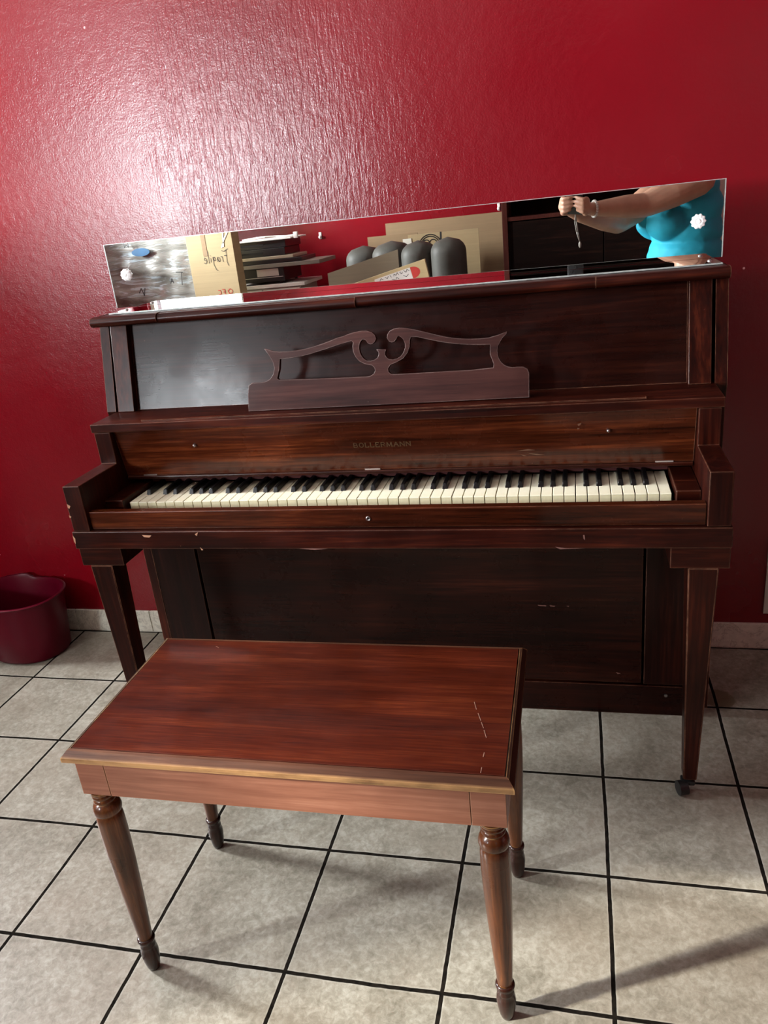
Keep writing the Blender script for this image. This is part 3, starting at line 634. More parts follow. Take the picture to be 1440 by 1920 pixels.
for x, z in ((-0.709, 1.179), (0.691, 1.176)):
    bm = bmesh.new(); n = 60; rings = []
    for (rr, dy) in ((0.0135, 0.0), (0.0150, 0.002), (0.0135, 0.0055), (0.0085, 0.0075), (0.005, 0.0068), (0.0035, 0.0085), (0.001, 0.009)):
        ring = []
        for i in range(n):
            a = 2*math.pi*i/n; k = 1 + 0.07*math.cos(10*a)*(rr > 0.006)
            ring.append(bm.verts.new((x+rr*k*math.cos(a), MY-0.0006-dy, z+rr*k*math.sin(a))))
        rings.append(ring)
    for a, b in zip(rings, rings[1:]):
        for i in range(n): bm.faces.new((a[i], a[(i+1) % n], b[(i+1) % n], b[i]))
    bm.faces.new(rings[-1]); bm.faces.new(rings[0][::-1])
    obj('glass_rosette', bm, M['rosette'], mir, smooth=math.radians(30))
for x in (-0.690, 0.708):
    bm = bmesh.new(); ball(bm, (x, -0.243, 1.0972), 0.0052, (1, 1, 0.75)); obj('screw_cap', bm, M['metal'], mir, smooth=True)

# ================================================================ PIANO BENCH
BL_ = (-0.0245, -1.0448, 0.0)
bn = thing('piano_bench', 'reddish brown wooden piano bench with turned legs, in front of the piano', 'bench', BL_, 0.0044)
def LB(bm): bmesh.ops.translate(bm, verts=bm.verts, vec=Vector(BL_)); return bm
bL, bW, iL, iW = 0.361, 0.183, 0.3485, 0.1685
seat = obj('seat_panel', LB(B(-iL+0.0016, iL-0.0016, -iW+0.0016, iW-0.0016, 0.4975, 0.5152, bev=0.0006)), M['bench_top'], bn)
def mould(side):
    bm = bmesh.new()
    # section: (outward distance fraction, z)
    sec = [(0.0, 0.4975), (0.0, 0.5150), (0.35, 0.5140), (0.80, 0.5075), (0.97, 0.5050), (1.0, 0.5010), (0.97, 0.4965), (0.75, 0.4945)]
    def pt(f, z, c):
        X = iL+(bL-iL)*f; Y = iW+(bW-iW)*f
        return {'f': [(-X, -Y, z), (X, -Y, z)], 'b': [(-X, Y, z), (X, Y, z)], 'l': [(-X, -Y, z), (-X, Y, z)], 'r': [(X, -Y, z), (X, Y, z)]}[side][c]
    A = [bm.verts.new(pt(f, z, 0)) for f, z in sec]; Bv = [bm.verts.new(pt(f, z, 1)) for f, z in sec]
    n = len(sec)
    for i in range(n): bm.faces.new((A[i], A[(i+1) % n], Bv[(i+1) % n], Bv[i]))
    bm.faces.new(A); bm.faces.new(Bv[::-1]); return bm
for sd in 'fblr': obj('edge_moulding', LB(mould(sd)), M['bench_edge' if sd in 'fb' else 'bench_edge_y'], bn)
AZ0, AZ1, aL, aW = 0.4245, 0.4944, 0.347, 0.171
bk = 0.052
for s in (-1, 1):
    y0, y1 = sorted((s*aW, s*(aW-0.018)))
    obj('apron', LB(B(-aL+bk, aL-bk, y0, y1, AZ0, AZ1, bev=0.0006)), M['bench_apron'], bn)
    x0, x1 = sorted((s*aL, s*(aL-0.018)))
    obj('apron', LB(B(x0, x1, -aW+bk, aW-bk, AZ0, AZ1, bev=0.0006)), M['bench_apron'], bn)
LEG = [(0.0200, 0.4244), (0.0200, 0.420), (0.0165, 0.4185), (0.0190, 0.4155), (0.0190, 0.4120), (0.0155, 0.4090), (0.0185, 0.4055), (0.0185, 0.4030), (0.0160, 0.4005), (0.0205, 0.3960), (0.0232, 0.3890), (0.0238, 0.3830), (0.0225, 0.3780), (0.0195, 0.3755), (0.0200, 0.3740), (0.0220, 0.3700), (0.0228, 0.3600), (0.0230, 0.335), (0.0224, 0.300), (0.0208, 0.250), (0.0186, 0.200), (0.0162, 0.150), (0.0140, 0.110), (0.0126, 0.0860), (0.0122, 0.0810)]
FOOT = [(0.0122, 0.0810), (0.0155, 0.0790), (0.0162, 0.0755), (0.0150, 0.0715), (0.0125, 0.0690), (0.0125, 0.0660), (0.0142, 0.0620), (0.0142, 0.0590), (0.0132, 0.0570), (0.0155, 0.0500), (0.0160, 0.0400), (0.0148, 0.0250), (0.0125, 0.0100), (0.0100, 0.0015), (0.0080, 0.0)]
for sx in (-1, 1):
    for sy in (-1, 1):
        xt, yt, xb_, yb_ = sx*0.3235, sy*0.1540, sx*0.3270, sy*0.1480
        def shp(prof):
            bm = lathe(bmesh.new(), prof[::-1], n=40)
            for v in bm.verts:
                f = v.co.z/0.4245; v.co.x += xb_+(xt-xb_)*f; v.co.y += yb_+(yt-yb_)*f
            return LB(bm)
        x0, x1 = sorted((sx*aL, sx*(aL-bk+0.0008))); y0, y1 = sorted((sy*aW, sy*(aW-bk+0.0008)))
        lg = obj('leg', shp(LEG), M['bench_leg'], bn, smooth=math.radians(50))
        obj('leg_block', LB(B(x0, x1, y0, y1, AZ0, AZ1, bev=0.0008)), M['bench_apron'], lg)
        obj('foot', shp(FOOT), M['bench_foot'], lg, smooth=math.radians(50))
# scratches on the seat veneer
scm = plain('pale_scratch', (0.30, 0.17, 0.12), 0.7)
for (a, b) in (((889, 1317), (893, 1331)), ((896, 1338), (901, 1352)), ((902, 1355), (906, 1366)), ((907, 1370), (911, 1384)), ((905, 1420), (907, 1412)), ((900, 1450), (902, 1440)), ((411, 1214), (406, 1211))):
    pa = []
    for px, py in (a, b):
        d = ray(px, py); t_ = (0.5158-CZ)/d.z; pa.append((CX+d.x*t_, CY+d.y*t_))
    bm = bmesh.new(); ribbon(bm, pa, 0.0010, lambda u, v: (u, v, 0.51575)); obj('scratch', bm, scm, seat)

# ================================================================ BUCKET
bk_c = (-1.372, -0.142, 0.0)
bu = thing('bucket', 'dark red plastic mop bucket with raised pouring rim on floor, left of piano', 'bucket', bk_c)
bm = bmesh.new(); n = 72
def step(a):                       # raised part of the rim
    d = abs((a - math.radians(185) + math.pi) % (2*math.pi) - math.pi)
    return max(0.0, min(1.0, (math.radians(88)-d)/math.radians(9)))
def brim(f, z, a, k=0.0, zr=0.0):
    ex = 0.125+(0.148-0.125)*f+k; ey = 0.100+(0.118-0.100)*f+k
    p = 2.25; c, s_ = math.cos(a), math.sin(a)
    return (ex*math.copysign(abs(c)**(2/p), c), ey*math.copysign(abs(s_)**(2/p), s_), z+step(a)*zr)
prof = [(0.0, 0.0, -0.012, 0), (0.0, 0.004, -0.004, 0), (0.03, 0.012, 0.0, 0), (0.5, 0.11, 0.0, 0), (0.93, 0.195, 0.0, 0.5), (0.97, 0.207, 0.001, 1), (0.98, 0.210, 0.007, 1), (1.0, 0.2145, 0.0075, 1), (1.0, 0.217, 0.004, 1), (0.98, 0.216, -0.001, 1), (0.95, 0.205, -0.0045, 1), (0.5, 0.11, -0.0045, 0), (0.05, 0.012, -0.004, 0), (0.0, 0.008, -0.012, 0)]
rings = [[bm.verts.new(brim(f, z, 2*math.pi*i/n, k, zr*0.016)) for i in range(n)] for f, z, k, zr in prof]
for a, b in zip(rings, rings[1:]):
    for i in range(n): bm.faces.new((a[i], a[(i+1) % n], b[(i+1) % n], b[i]))
bm.faces.new(rings[0][::-1]); bm.faces.new(rings[-1])
obj('bucket_body', bm, M['bucket'], bu, local=True, smooth=math.radians(55))
bm = bmesh.new(); pts = []
for i in range(15):
    a = math.radians(95 + i*12.5); pts.append((0.150*math.cos(a)-0.008, 0.120*math.sin(a), 0.205+0.022*math.sin(math.pi*i/14)))
tube(bm, pts, 0.003); obj('bucket_handle', bm, M['black'], bu, local=True)

# ================================================================ CABINET LEFT OF THE BUCKET (added outside the frame to shade the lower wall)
lc = thing('shade_cabinet', 'added dark brown narrow cabinet that shades the wall left of the bucket, just outside the picture', 'cabinet', (-1.93, -0.15, 0))
obj('body', B(-2.24, -1.64, -0.265, -0.014, 0.06, 1.36, bev=0.003), M['mahogany_v'], lc)
obj('top', B(-2.26, -1.62, -0.285, -0.012, 1.361, 1.385, bev=0.003), M['mahogany'], lc)
for x0, x1 in ((-2.23, -1.945), (-1.935, -1.65)):
    d_ = obj('door', B(x0, x1, -0.283, -0.266, 0.08, 1.35, bev=0.002), M['mahogany_v'], lc)
    obj('knob', ball(bmesh.new(), ((x1-0.03) if x0 < -2 else (x0+0.03), -0.292, 0.66), 0.011), M['brass'], d_, smooth=True)
for x in (-2.21, -1.67):
    for y in (-0.24, -0.04): obj('leg', B(x-0.02, x+0.02, y-0.02, y+0.02, 0.0, 0.0595), M['mahogany_v'], lc)

# ================================================================ framed panel on the wall, right edge
pf_ = thing('wall_panel', 'white bevelled frame on red wall above the baseboard, right of piano', 'framed panel', (1.12, -0.001, 0.115))
fx0, fx1, fz0, fz1 = 0.928, 1.32, 0.115, 0.345
for nm, q in (('l', 0), ('r', 1), ('b', 2), ('t', 3)):
    bm = bmesh.new(); w_ = 0.035
    o_ = [(fx0, fz0), (fx1, fz0), (fx1, fz1), (fx0, fz1)]; i_ = [(fx0+w_, fz0+w_), (fx1-w_, fz0+w_), (fx1-w_, fz1-w_), (fx0+w_, fz1-w_)]
    a, b = {0: (3, 0), 1: (1, 2), 2: (0, 1), 3: (2, 3)}[q]
    A = []
    for (P_, y) in ((o_, -0.001), (o_, -0.008), (i_, -0.016), (i_, -0.001)): A.append((bm.verts.new((P_[a][0], y, P_[a][1])), bm.verts.new((P_[b][0], y, P_[b][1]))))
    for k in range(4): bm.faces.new((A[k][0], A[k][1], A[(k+1) % 4][1], A[(k+1) % 4][0]))
    bm.faces.new([x[0] for x in A]); bm.faces.new([x[1] for x in A][::-1])
    obj('frame_side', bm, M['frame_w'], pf_)
obj('panel', B(fx0+0.034, fx1-0.034, -0.006, -0.001, fz0+0.034, fz1-0.034), M['frame_w'], pf_)

# ================================================================ THINGS BEHIND THE CAMERA (seen in the mirror)
# bookcase
bc = thing('bookcase', 'tall dark brown bookcase against the wall behind the photographer, seen in mirror', 'bookcase', (0.62, -4.1, 0))
for x0, x1 in ((-0.040, -0.004), (1.25, 1.286)): obj('side', B(x0, x1, YB+0.012, -3.90, 0, 1.75, bev=0.002), M['shelf_red'], bc)
obj('back_panel', B(-0.003, 1.249, YB+0.012, YB+0.02, 0.05, 1.74), M['shelf_dark'], bc)
for z in (0.06, 0.40, 0.745, 1.108, 1.42, 1.725): obj('shelf', B(-0.003, 1.249, YB+0.021, -3.905, z, z+0.024), M['shelf_red'] if z == 1.108 else M['shelf_dark'], bc)
for x0, x1 in ((-0.003, 0.620), (0.624, 1.249)):
    dr = obj('door', B(x0+0.002, x1-0.002, -3.930, -3.912, 0.775, 1.100, bev=0.001), M['shelf_dark'], bc)
def sheet(name, label, cat, x0, x1, z0, z1, y, m, th=0.008, tilt=0.0, lean_=0.0, group=None):
    """upright sheet, tilt turns it in its own plane, lean_ tips its top towards the wall"""
    o = thing(name, label, cat, ((x0+x1)/2, y, z0), 0, group)
    bm = B(-(x1-x0)/2, (x1-x0)/2, -th/2, th/2, 0, z1-z0)
    bmesh.ops.transform(bm, verts=bm.verts, matrix=Matrix.Rotation(lean_, 4, 'X') @ Matrix.Rotation(tilt, 4, 'Y'))
    obj('panel', bm, m, o, local=True); return o
sheet('cardboard_sheet', 'largest brown cardboard sheet leaning on red wall beside the bookcase', 'cardboard', -0.925, -0.062, 0.001, 1.170, -4.20, M['card'], lean_=0.045)
c2 = thing('cardboard_carton', 'flattened brown cardboard carton standing at the left behind grey recliner', 'carton', (-0.80, -4.08, 0))
obj('panel', B(-1.03, -0.66, -4.095, -4.085, 0.001, 1.092), M['card'], c2)
c3 = thing('cardboard_carton', 'pale flattened carton with round black logo, behind the grey recliner', 'carton', (-0.46, -4.02, 0))
obj('panel', B(-0.714, -0.213, -4.01, -4.0, 0.001, 1.082), M['card_l'], c3)
bm = bmesh.new()
for r_ in (0.082, 0.070): ribbon(bm, [(-0.557+r_*math.cos(a*math.pi/24), 0.990+r_*math.sin(a*math.pi/24)) for a in range(49)], 0.007, lambda u, v: (u, -3.9990, v))
for r_, cx_ in ((0.026, -0.535), (0.026, -0.585)): ribbon(bm, [(cx_+r_*math.cos(a*math.pi/8), 1.012+r_*math.sin(a*math.pi/8)) for a in range(17)], 0.007, lambda u, v: (u, -3.9990, v))
ribbon(bm, [(-0.478, 1.080), (-0.480, 1.035)], 0.012, lambda u, v: (u, -3.9990, v))
obj('round_logo', bm, M['ink'], c3)
obj('tape_strip', B(-0.752, -0.690, -3.9985, -3.996, 1.018, 1.058), M['tape'], c3)
# grey recliner with channelled back
rc = thing('recliner', 'grey leather recliner with puffy channelled back, seen in mirror', 'armchair', (-0.62, -3.45, 0), 0.0)
def pillow(name, x0, x1, zt, y, zb_=0.50):
    bm = bmesh.new(); xc = (x0+x1)/2; rx = (x1-x0)/2
    rings = []; N = 28
    for k in range(29):
        f = k/28; z = zb_ + (zt-zb_)*f
        g = (1 - max(0, (f-0.84)/0.16)**2.2)**0.5 if f < 1 else 0.02
        g *= min(1, 0.75 + f*2)
        rings.append([bm.verts.new((xc+rx*1.12*max(g, .04)*math.copysign(abs(math.cos(a))**0.8, math.cos(a)), y+0.13*max(g, .04)*math.copysign(abs(math.sin(a))**0.9, math.sin(a)), z)) for a in (2*math.pi*i/N for i in range(N))])
    for a, b in zip(rings, rings[1:]):
        for i in range(N): bm.faces.new((a[i], a[(i+1) % N], b[(i+1) % N], b[i]))
    bm.faces.new(rings[0][::-1]); bm.faces.new(rings[-1]); return obj(name, bm, M['leather'], rc, smooth=True)
pillow('back_channel', -1.030, -0.815, 1.060, -3.52); pillow('back_channel', -0.835, -0.600, 1.075, -3.46)
pillow('back_channel', -0.625, -0.425, 1.066, -3.36); pillow('back_channel', -0.425, -0.230, 1.072, -3.30)
obj('seat_cushion', B(-0.98, -0.28, -3.42, -2.92, 0.28, 0.46, bev=0.05, seg=4), M['leather'], rc, smooth=True)
obj('base', B(-0.98, -0.28, -3.60, -2.98, 0.05, 0.27, bev=0.02), M['leather'], rc, smooth=math.radians(40))
obj('back_shell', B(-0.98, -0.28, -3.70, -3.585, 0.10, 0.98, bev=0.03, seg=3), M['leather'], rc, smooth=math.radians(40))
for x0, x1 in ((-1.14, -0.99), (-0.27, -0.12)): obj('armrest', B(x0, x1, -3.62, -2.95, 0.05, 0.62, bev=0.05, seg=4), M['leather'], rc, smooth=True)
# cartons standing in front of the recliner
def quadbox(name, label, cat, pts, y, th, m):
    o = thing(name, label, cat, ((pts[0][0]+pts[1][0])/2, y, min(p[1] for p in pts)))
    bm = prism(bmesh.new(), pts, 'y', y-th, y); obj('panel', bm, m, o); return o
g1 = quadbox('cardboard_sheet', 'greyish cardboard sheet with slanted top edge, leaning before the recliner', 'cardboard', [(-1.0, 0.001), (-0.575, 0.001), (-0.562, 1.046), (-1.0, 0.948)], -2.90, 0.012, M['card_g'])
cr_ = quadbox('carton', 'cream carton with a red round label, tilted in front of the recliner', 'carton', [(-0.93, 0.002), (-0.22, 0.002), (-0.367, 0.87), (-0.388, 0.988), (-0.828, 0.884), (-0.93, 0.55)], -2.78, 0.03, M['cream'])
fr = lambda u, v: (u, -2.7792, v)
bm = bmesh.new(); d0 = Vector((-0.44, 0.104)).normalized()*1
def on(u, v):   # label frame: u to the reader's right (world -x), along the slanted edge
    ax = Vector((-0.973, -0.230)); ay = Vector((-0.230, 0.973)); o0 = Vector((-0.47, 0.930)); q = o0+ax*u+ay*v
    return (q.x, q.y)
bm2 = bmesh.new()
vs = [bm2.verts.new(fr(*on(*p))) for p in [(0.0, -0.045), (0.0, 0.020)] + [(0.0-0.050*math.sin(a*math.pi/12), -0.0125+0.0325*math.cos(a*math.pi/12)) for a in range(1, 12)]]
bm2.faces.new(vs); obj('red_label', bm2, M['redlabel'], cr_)
obj('white_label', prism(bmesh.new(), [on(0.002, -0.045), on(0.002, 0.020), on(0.22, 0.020), on(0.22, -0.045)], 'y', -2.7798, -2.7794), M['paper'], cr_)
scr = [[(0.01, 0.004), (0.02, 0.016), (0.03, 0.002), (0.04, 0.015)], [(0.05, 0.010), (0.055, 0.002), (0.065, 0.010), (0.06, 0.016)], [(0.075, 0.002), (0.08, 0.016), (0.09, 0.004), (0.10, 0.014), (0.105, 0.003)], [(0.12, 0.002), (0.125, 0.015)], [(0.135, 0.013), (0.145, 0.002), (0.155, 0.014)], [(0.17, 0.003), (0.18, 0.014), (0.19, 0.003)], [(0.02, -0.012), (0.035, -0.022), (0.05, -0.010)], [(0.08, -0.02), (0.09, -0.008), (0.10, -0.02), (0.12, -0.01)]]
bm = bmesh.new()
for st in scr: ribbon(bm, [on(*p) for p in st], 0.0028, lambda u, v: (u, -2.7788, v))
obj('handwriting', bm, M['ink'], cr_)
# wall hooks
for (x, z, lb) in ((-1.450, 1.132, 'small white hook on the red wall beside the bookshelf stack, seen in mirror'), (-0.091, 1.202, 'small white hook high on the red wall next to the bookcase, seen in mirror')):
    bm = bmesh.new(); bx(bm, x-0.010, x+0.010, YB+0.0005, YB+0.008, z-0.025, z+0.025, bev=0.003); ball(bm, (x, YB+0.018, z-0.01), 0.012)
    tag(obj('wall_hook', bm, M['paper'], smooth=math.radians(40)), lb, 'hook', 'white wall hooks')
# stack of electronics on a white cabinet
wc = thing('cabinet', 'low white cabinet under the stack of black electronics, seen in mirror', 'cabinet', (-1.68, -3.75, 0))
obj('body', B(-1.98, -1.42, -3.98, -3.60, 0.05, 0.838, bev=0.003), M['silver'], wc)
obj('top', B(-1.99, -1.38, -3.99, -3.57, 0.839, 0.862, bev=0.002), M['paper'], wc)
for x0, x1 in ((-1.975, -1.705), (-1.695, -1.425)):
    d_ = obj('door', B(x0, x1, -3.599, -3.584, 0.07, 0.83, bev=0.002), M['paper'], wc)
    obj('handle', B(x0+0.12, x0+0.15, -3.583, -3.572, 0.42, 0.50, bev=0.003), M['metal'], d_)
obj('plinth', B(-1.97, -1.43, -3.97, -3.62, 0.0, 0.049), M['gap'], wc)
ST = 'devices stacked on the white cabinet'
def dev(name, label, cat, x0, x1, y0, y1, z0, z1, m, bev=0.003):
    o = thing(name, label, cat, ((x0+x1)/2, (y0+y1)/2, z0), 0, ST); obj('case', B(x0, x1, y0, y1, z0, z1, bev=bev), m, o); return o
o = dev('record_player', 'black player with silver front window, bottom of the stack on white cabinet', 'record player', -1.88, -1.52, -3.95, -3.58, 0.880, 0.972, M['black'])
obj('display', B(-1.72, -1.56, -3.5795, -3.578, 0.918, 0.966), M['silver'], o)['label'] = 'silver front window'
obj('front_trim', B(-1.84, -1.53, -3.5795, -3.577, 0.908, 0.912), M['silver'], o)
for x in (-1.86, -1.56):
    for y in (-3.93, -3.60): obj('foot', cyl(bmesh.new(), (x, y, 0.862), (x, y, 0.8798), 0.012), M['rubber'], o)
o = dev('tray', 'wide grey flat tray jutting out of the middle of the stack', 'tray', -1.90, -1.25, -3.96, -3.56, 0.973, 0.999, M['grey'])
o = dev('laptop', 'thin black device on the grey tray, in the stack', 'laptop', -1.88, -1.38, -3.90, -3.58, 1.000, 1.026, M['black'])
o = dev('notebook', 'flat beige case lying between black devices in the stack', 'case', -1.88, -1.44, -3.90, -3.58, 1.027, 1.047, M['beige'])
o = dev('disc_player', 'black box device with grooved front, second from top of the stack', 'disc player', -1.88, -1.50, -3.92, -3.60, 1.048, 1.098, M['black'])
obj('tray_door', B(-1.84, -1.66, -3.599, -3.597, 1.066, 1.078), M['gap'], o)
o = dev('disc_player', 'thick black box device at the top of the stack, under white cable', 'disc player', -1.87, -1.49, -3.93, -3.60, 1.099, 1.150, M['black'])
obj('tray_door', B(-1.83, -1.65, -3.599, -3.597, 1.120, 1.132), M['gap'], o)
tag(obj('paper_sheet', B(-1.86, -1.44, -3.92, -3.58, 1.1508, 1.1600, bev=0.001), M['paper']), 'white papers lying on top of the device stack', 'paper')
bm = bmesh.new(); tube(bm, [(-1.80, -3.60, 1.167), (-1.70, -3.62, 1.174), (-1.62, -3.58, 1.176), (-1.55, -3.60, 1.172), (-1.47, -3.59, 1.167), (-1.41, -3.58, 1.170)], 0.006)
bx(bm, -1.415, -1.385, -3.59, -3.57, 1.150, 1.190, bev=0.003)
tag(obj('power_cable', bm, M['paper'], smooth=math.radians(40)), 'white cable with plug lying over the top papers', 'cable')
# box with the handwritten word
fbx = thing('shipping_box', 'tall brown box with a handwritten word on its face, seen in mirror', 'box', (-1.90, -3.48, 0))
obj('carton_body', B(-2.075, -1.745, -3.42, -3.30, 0.0, 1.32, bev=0.002), M['card_l'], fbx)
YFB = -3.2985
FRG = [[(0.0, 0.052), (0.004, 0.0), (-0.002, -0.02)], [(-0.012, 0.058), (0.014, 0.047), (0.028, 0.052)], [(0.0, 0.028), (0.016, 0.027)], [(0.028, 0.0), (0.030, 0.024), (0.040, 0.024)],
       [(0.058, 0.022), (0.048, 0.020), (0.046, 0.006), (0.054, 0.002), (0.060, 0.010), (0.061, 0.022), (0.064, 0.002)], [(0.088, 0.024), (0.078, 0.024), (0.076, 0.010), (0.086, 0.008), (0.090, 0.024), (0.090, -0.010), (0.080, -0.034), (0.070, -0.040)],
       [(0.104, 0.022), (0.105, 0.002)], [(0.104, 0.032), (0.105, 0.034)], [(0.118, 0.054), (0.118, 0.0), (0.122, 0.0)], [(0.132, 0.010), (0.148, 0.016), (0.142, 0.026), (0.133, 0.020), (0.132, 0.006), (0.140, -0.002), (0.152, 0.002)]]
bm = bmesh.new()
for st in FRG: ribbon(bm, [(-1.800-u*1.12, 1.055+v*1.35) for u, v in st], 0.0032, lambda u, v: (u, YFB, v))
obj('handwriting', bm, M['ink'], fbx)
bm = bmesh.new()
for st in ([(0, .02), (.012, .032), (.028, .02), (.02, .004), (.004, .006), (0, .02)], [(.045, .0), (.045, .03), (.06, .03)], [(.045, .016), (.056, .016)], [(.085, .028), (.072, .026), (.07, .006), (.084, .002)]):
    ribbon(bm, [(-1.800-u*1.2, 0.845+v*1.1) for u, v in st], 0.004, lambda u, v: (u, YFB, v))
obj('red_writing', bm, M['redink'], fbx)
bm = bmesh.new(); bx(bm, -1.965, -1.935, YFB-0.001, YFB, 1.10, 1.32); obj('tape_strip', bm, M['card'], fbx)
bm = bmesh.new(); ribbon(bm, [(-1.800, 1.25), (-1.812, 1.15)], 0.008, lambda u, v: (u, YFB+0.0005, v)); ribbon(bm, [(-1.806, 1.185), (-1.77, 1.235)], 0.008, lambda u, v: (u, YFB+0.0005, v)); ribbon(bm, [(-1.809, 1.175), (-1.825, 1.145)], 0.008, lambda u, v: (u, YFB+0.0005, v))
obj('white_tape', bm, M['paper'], fbx)
# wrapped panel
wp = thing('wrapped_panel', 'large dark flat panel wrapped in crinkled clear plastic, seen in mirror', 'wrapped panel', (-2.45, -3.40, 0))
bm = bmesh.new(); NX, NZ = 44, 60; grid = []
for j in range(NZ+1):
    row = []
    for i in range(NX+1):
        u, v = i/NX, j/NZ; x = -2.93+u*0.84; z = 0.002+v*1.285
        d = 0.010*math.sin(x*9+z*14)+0.008*math.sin(z*31+x*5)+0.006*math.sin(x*33-z*8)+0.004*math.sin(z*60+x*12)
        row.append(bm.verts.new((x, -3.37+d*min(1, 8*u, 8*(1-u), 8*(1-v)), z)))
    grid.append(row)
for j in range(NZ):
    for i in range(NX): bm.faces.new((grid[j][i], grid[j][i+1], grid[j+1][i+1], grid[j+1][i]))
r = bmesh.ops.extrude_face_region(bm, geom=list(bm.faces)); 
for v in [g for g in r['geom'] if isinstance(g, bmesh.types.BMVert)]: v.co.y = -3.46
obj('plastic_wrap', bm, M['wrap'], wp, smooth=math.radians(60))
bm = bmesh.new(); a_ = [(-2.44+0.068*math.cos(i*math.pi/16)*1.0, 1.165+0.026*math.sin(i*math.pi/16)) for i in range(32)]
bm = prism(bm, a_, 'y', -3.345, -3.338); obj('sticker', bm, M['bluelabel'], wp)['label'] = 'blue oval sticker'
bm = bmesh.new()
for st in ([(-2.155, 1.01), (-2.205, 1.015)], [(-2.165, 1.012), (-2.175, 0.93)], [(-2.235, 0.945), (-2.245, 0.975), (-2.258, 0.945)], [(-2.238, 0.957), (-2.255, 0.957)], [(-2.46, 1.03-.1), (-2.475, 0.88), (-2.49, 0.93)], [(-2.49, 0.93), (-2.51, 0.90)],
           [(-2.52, 1.235), (-2.52, 1.205), (-2.535, 1.222), (-2.55, 1.205), (-2.55, 1.235)]):
    ribbon(bm, st, 0.006, lambda u, v: (u, -3.335, v))
obj('marker_writing', bm, M['ink'], wp)
# pale curtain beside the bookcase
bm = bmesh.new(); pa = []
for i in range(41):
    x = 1.31+i*0.022; pa.append((x, -4.20+0.022*math.sin(i*1.1)))
A = [bm.verts.new((x, y, 0.02)) for x, y in pa]; Bv = [bm.verts.new((x, y, 2.15)) for x, y in pa]
for i in range(40): bm.faces.new((A[i], A[i+1], Bv[i+1], Bv[i]))
cur = thing('curtain', 'pale curtain drawn across the door opening behind the photographer', 'curtain', (1.75, -4.2, 0))
r = bmesh.ops.extrude_face_region(bm, geom=list(bm.faces)); bmesh.ops.translate(bm, vec=(0, -0.003, 0), verts=[g for g in r['geom'] if isinstance(g, bmesh.types.BMVert)])
obj('cloth', bm, M['curtain'], cur, smooth=math.radians(60))
obj('rod', cyl(bmesh.new(), (1.27, -4.2, 2.16), (2.24, -4.2, 2.16), 0.012), M['metal'], cur)

# ================================================================ PERSON
fwd = Vector((-0.98, 0.20, 0)).normalized(); rgt = Vector((fwd.y, -fwd.x, 0))
PC = Vector((0.965, -2.53, 0))
R3 = Matrix((( rgt.x, fwd.x, 0), (rgt.y, fwd.y, 0), (0, 0, 1)))
def W(x, y, z): return PC + rgt*x + fwd*y + Vector((0, 0, z))   # person frame: right, forward, up
def ell(bm, c, rx, ry, rz, sub=3): ball(bm, W(*c), 1.0, (rx, ry, rz), R3, sub)
def voxel(bm, size, smooth=8):
    me = bpy.data.meshes.new('v'); bm.to_mesh(me); bm.free()
    ob = bpy.data.objects.new('v', me); COL.objects.link(ob)
    md = ob.modifiers.new('r', 'REMESH'); md.mode = 'VOXEL'; md.voxel_size = size
    if smooth:
        ms = ob.modifiers.new('s', 'SMOOTH'); ms.iterations = smooth; ms.factor = 0.5
    res = bpy.data.meshes.new_from_object(ob.evaluated_get(bpy.context.evaluated_depsgraph_get()))
    bpy.data.objects.remove(ob); out = bmesh.new(); out.from_mesh(res); bpy.data.meshes.remove(res); return out
def torso(bm, g=0.0):
    for c, rx, ry, rz in (((0, -.01, 0.82), .185, .155, .12), ((0, .005, 0.92), .175, .172, .12), ((0, .0, 1.02), .165, .160, .12), ((0, -.01, 1.13), .165, .145, .12), ((0, -.015, 1.22), .165, .115, .08)):
        ell(bm, c, rx+g, ry+g, rz+g)
    for sx in (-1, 1): ell(bm, (sx*.082, .125, 1.075), .086+g, .088+g, .080+g)
def limb(bm, pts, rad):
    for (a, b, r0, r1) in zip(pts, pts[1:], rad, rad[1:]): capsule(bm, a, b, r0, r1)
sh_r, el_r, wr_r = W(.165, .01, 1.255), Vector((0.750, -2.285, 1.165)), Vector((0.505, -2.175, 1.175))
sh_l, el_l, wr_l = W(-.165, .01, 1.255), Vector((0.640, -2.470, 1.095)), Vector((0.455, -2.235, 1.150))
pe = thing('person', 'person in a teal tank top holding up a phone, seen in the mirror', 'person', (PC.x, PC.y, 0))
bm = bmesh.new(); torso(bm)
limb(bm, [sh_r, sh_r.lerp(el_r, .5), el_r, el_r.lerp(wr_r, .35), wr_r], [.078, .072, .054, .051, .029])
limb(bm, [sh_l, sh_l.lerp(el_l, .5), el_l, el_l.lerp(wr_l, .35), wr_l], [.078, .072, .054, .051, .029])
limb(bm, [W(0, -.01, 1.26), W(0, 0, 1.37)], [.062, .052])
for sx in (-1, 1):
    limb(bm, [W(sx*.15, 0, 1.262), W(sx*.05, -.01, 1.31)], [.058, .045])
    limb(bm, [W(sx*.095, 0, .82), W(sx*.09, .01, .46), W(sx*.09, -.005, .32), W(sx*.09, -.005, .09)], [.098, .060, .056, .036])
    ell(bm, (sx*.095, .05, .035), .040, .115, .035)
# head
ell(bm, (0, .012, 1.485), .072, .088, .100); ell(bm, (0, .035, 1.435), .056, .062, .050); ell(bm, (0, .082, 1.405), .022, .020, .018)
capsule(bm, W(0, .098, 1.495), W(0, .112, 1.462), .008, .012)
for sx in (-1, 1):
    ell(bm, (sx*.074, .0, 1.478), .010, .018, .028); ell(bm, (sx*.030, .090, 1.508), .020, .010, .006); ell(bm, (sx*.038, .070, 1.462), .022, .022, .020)
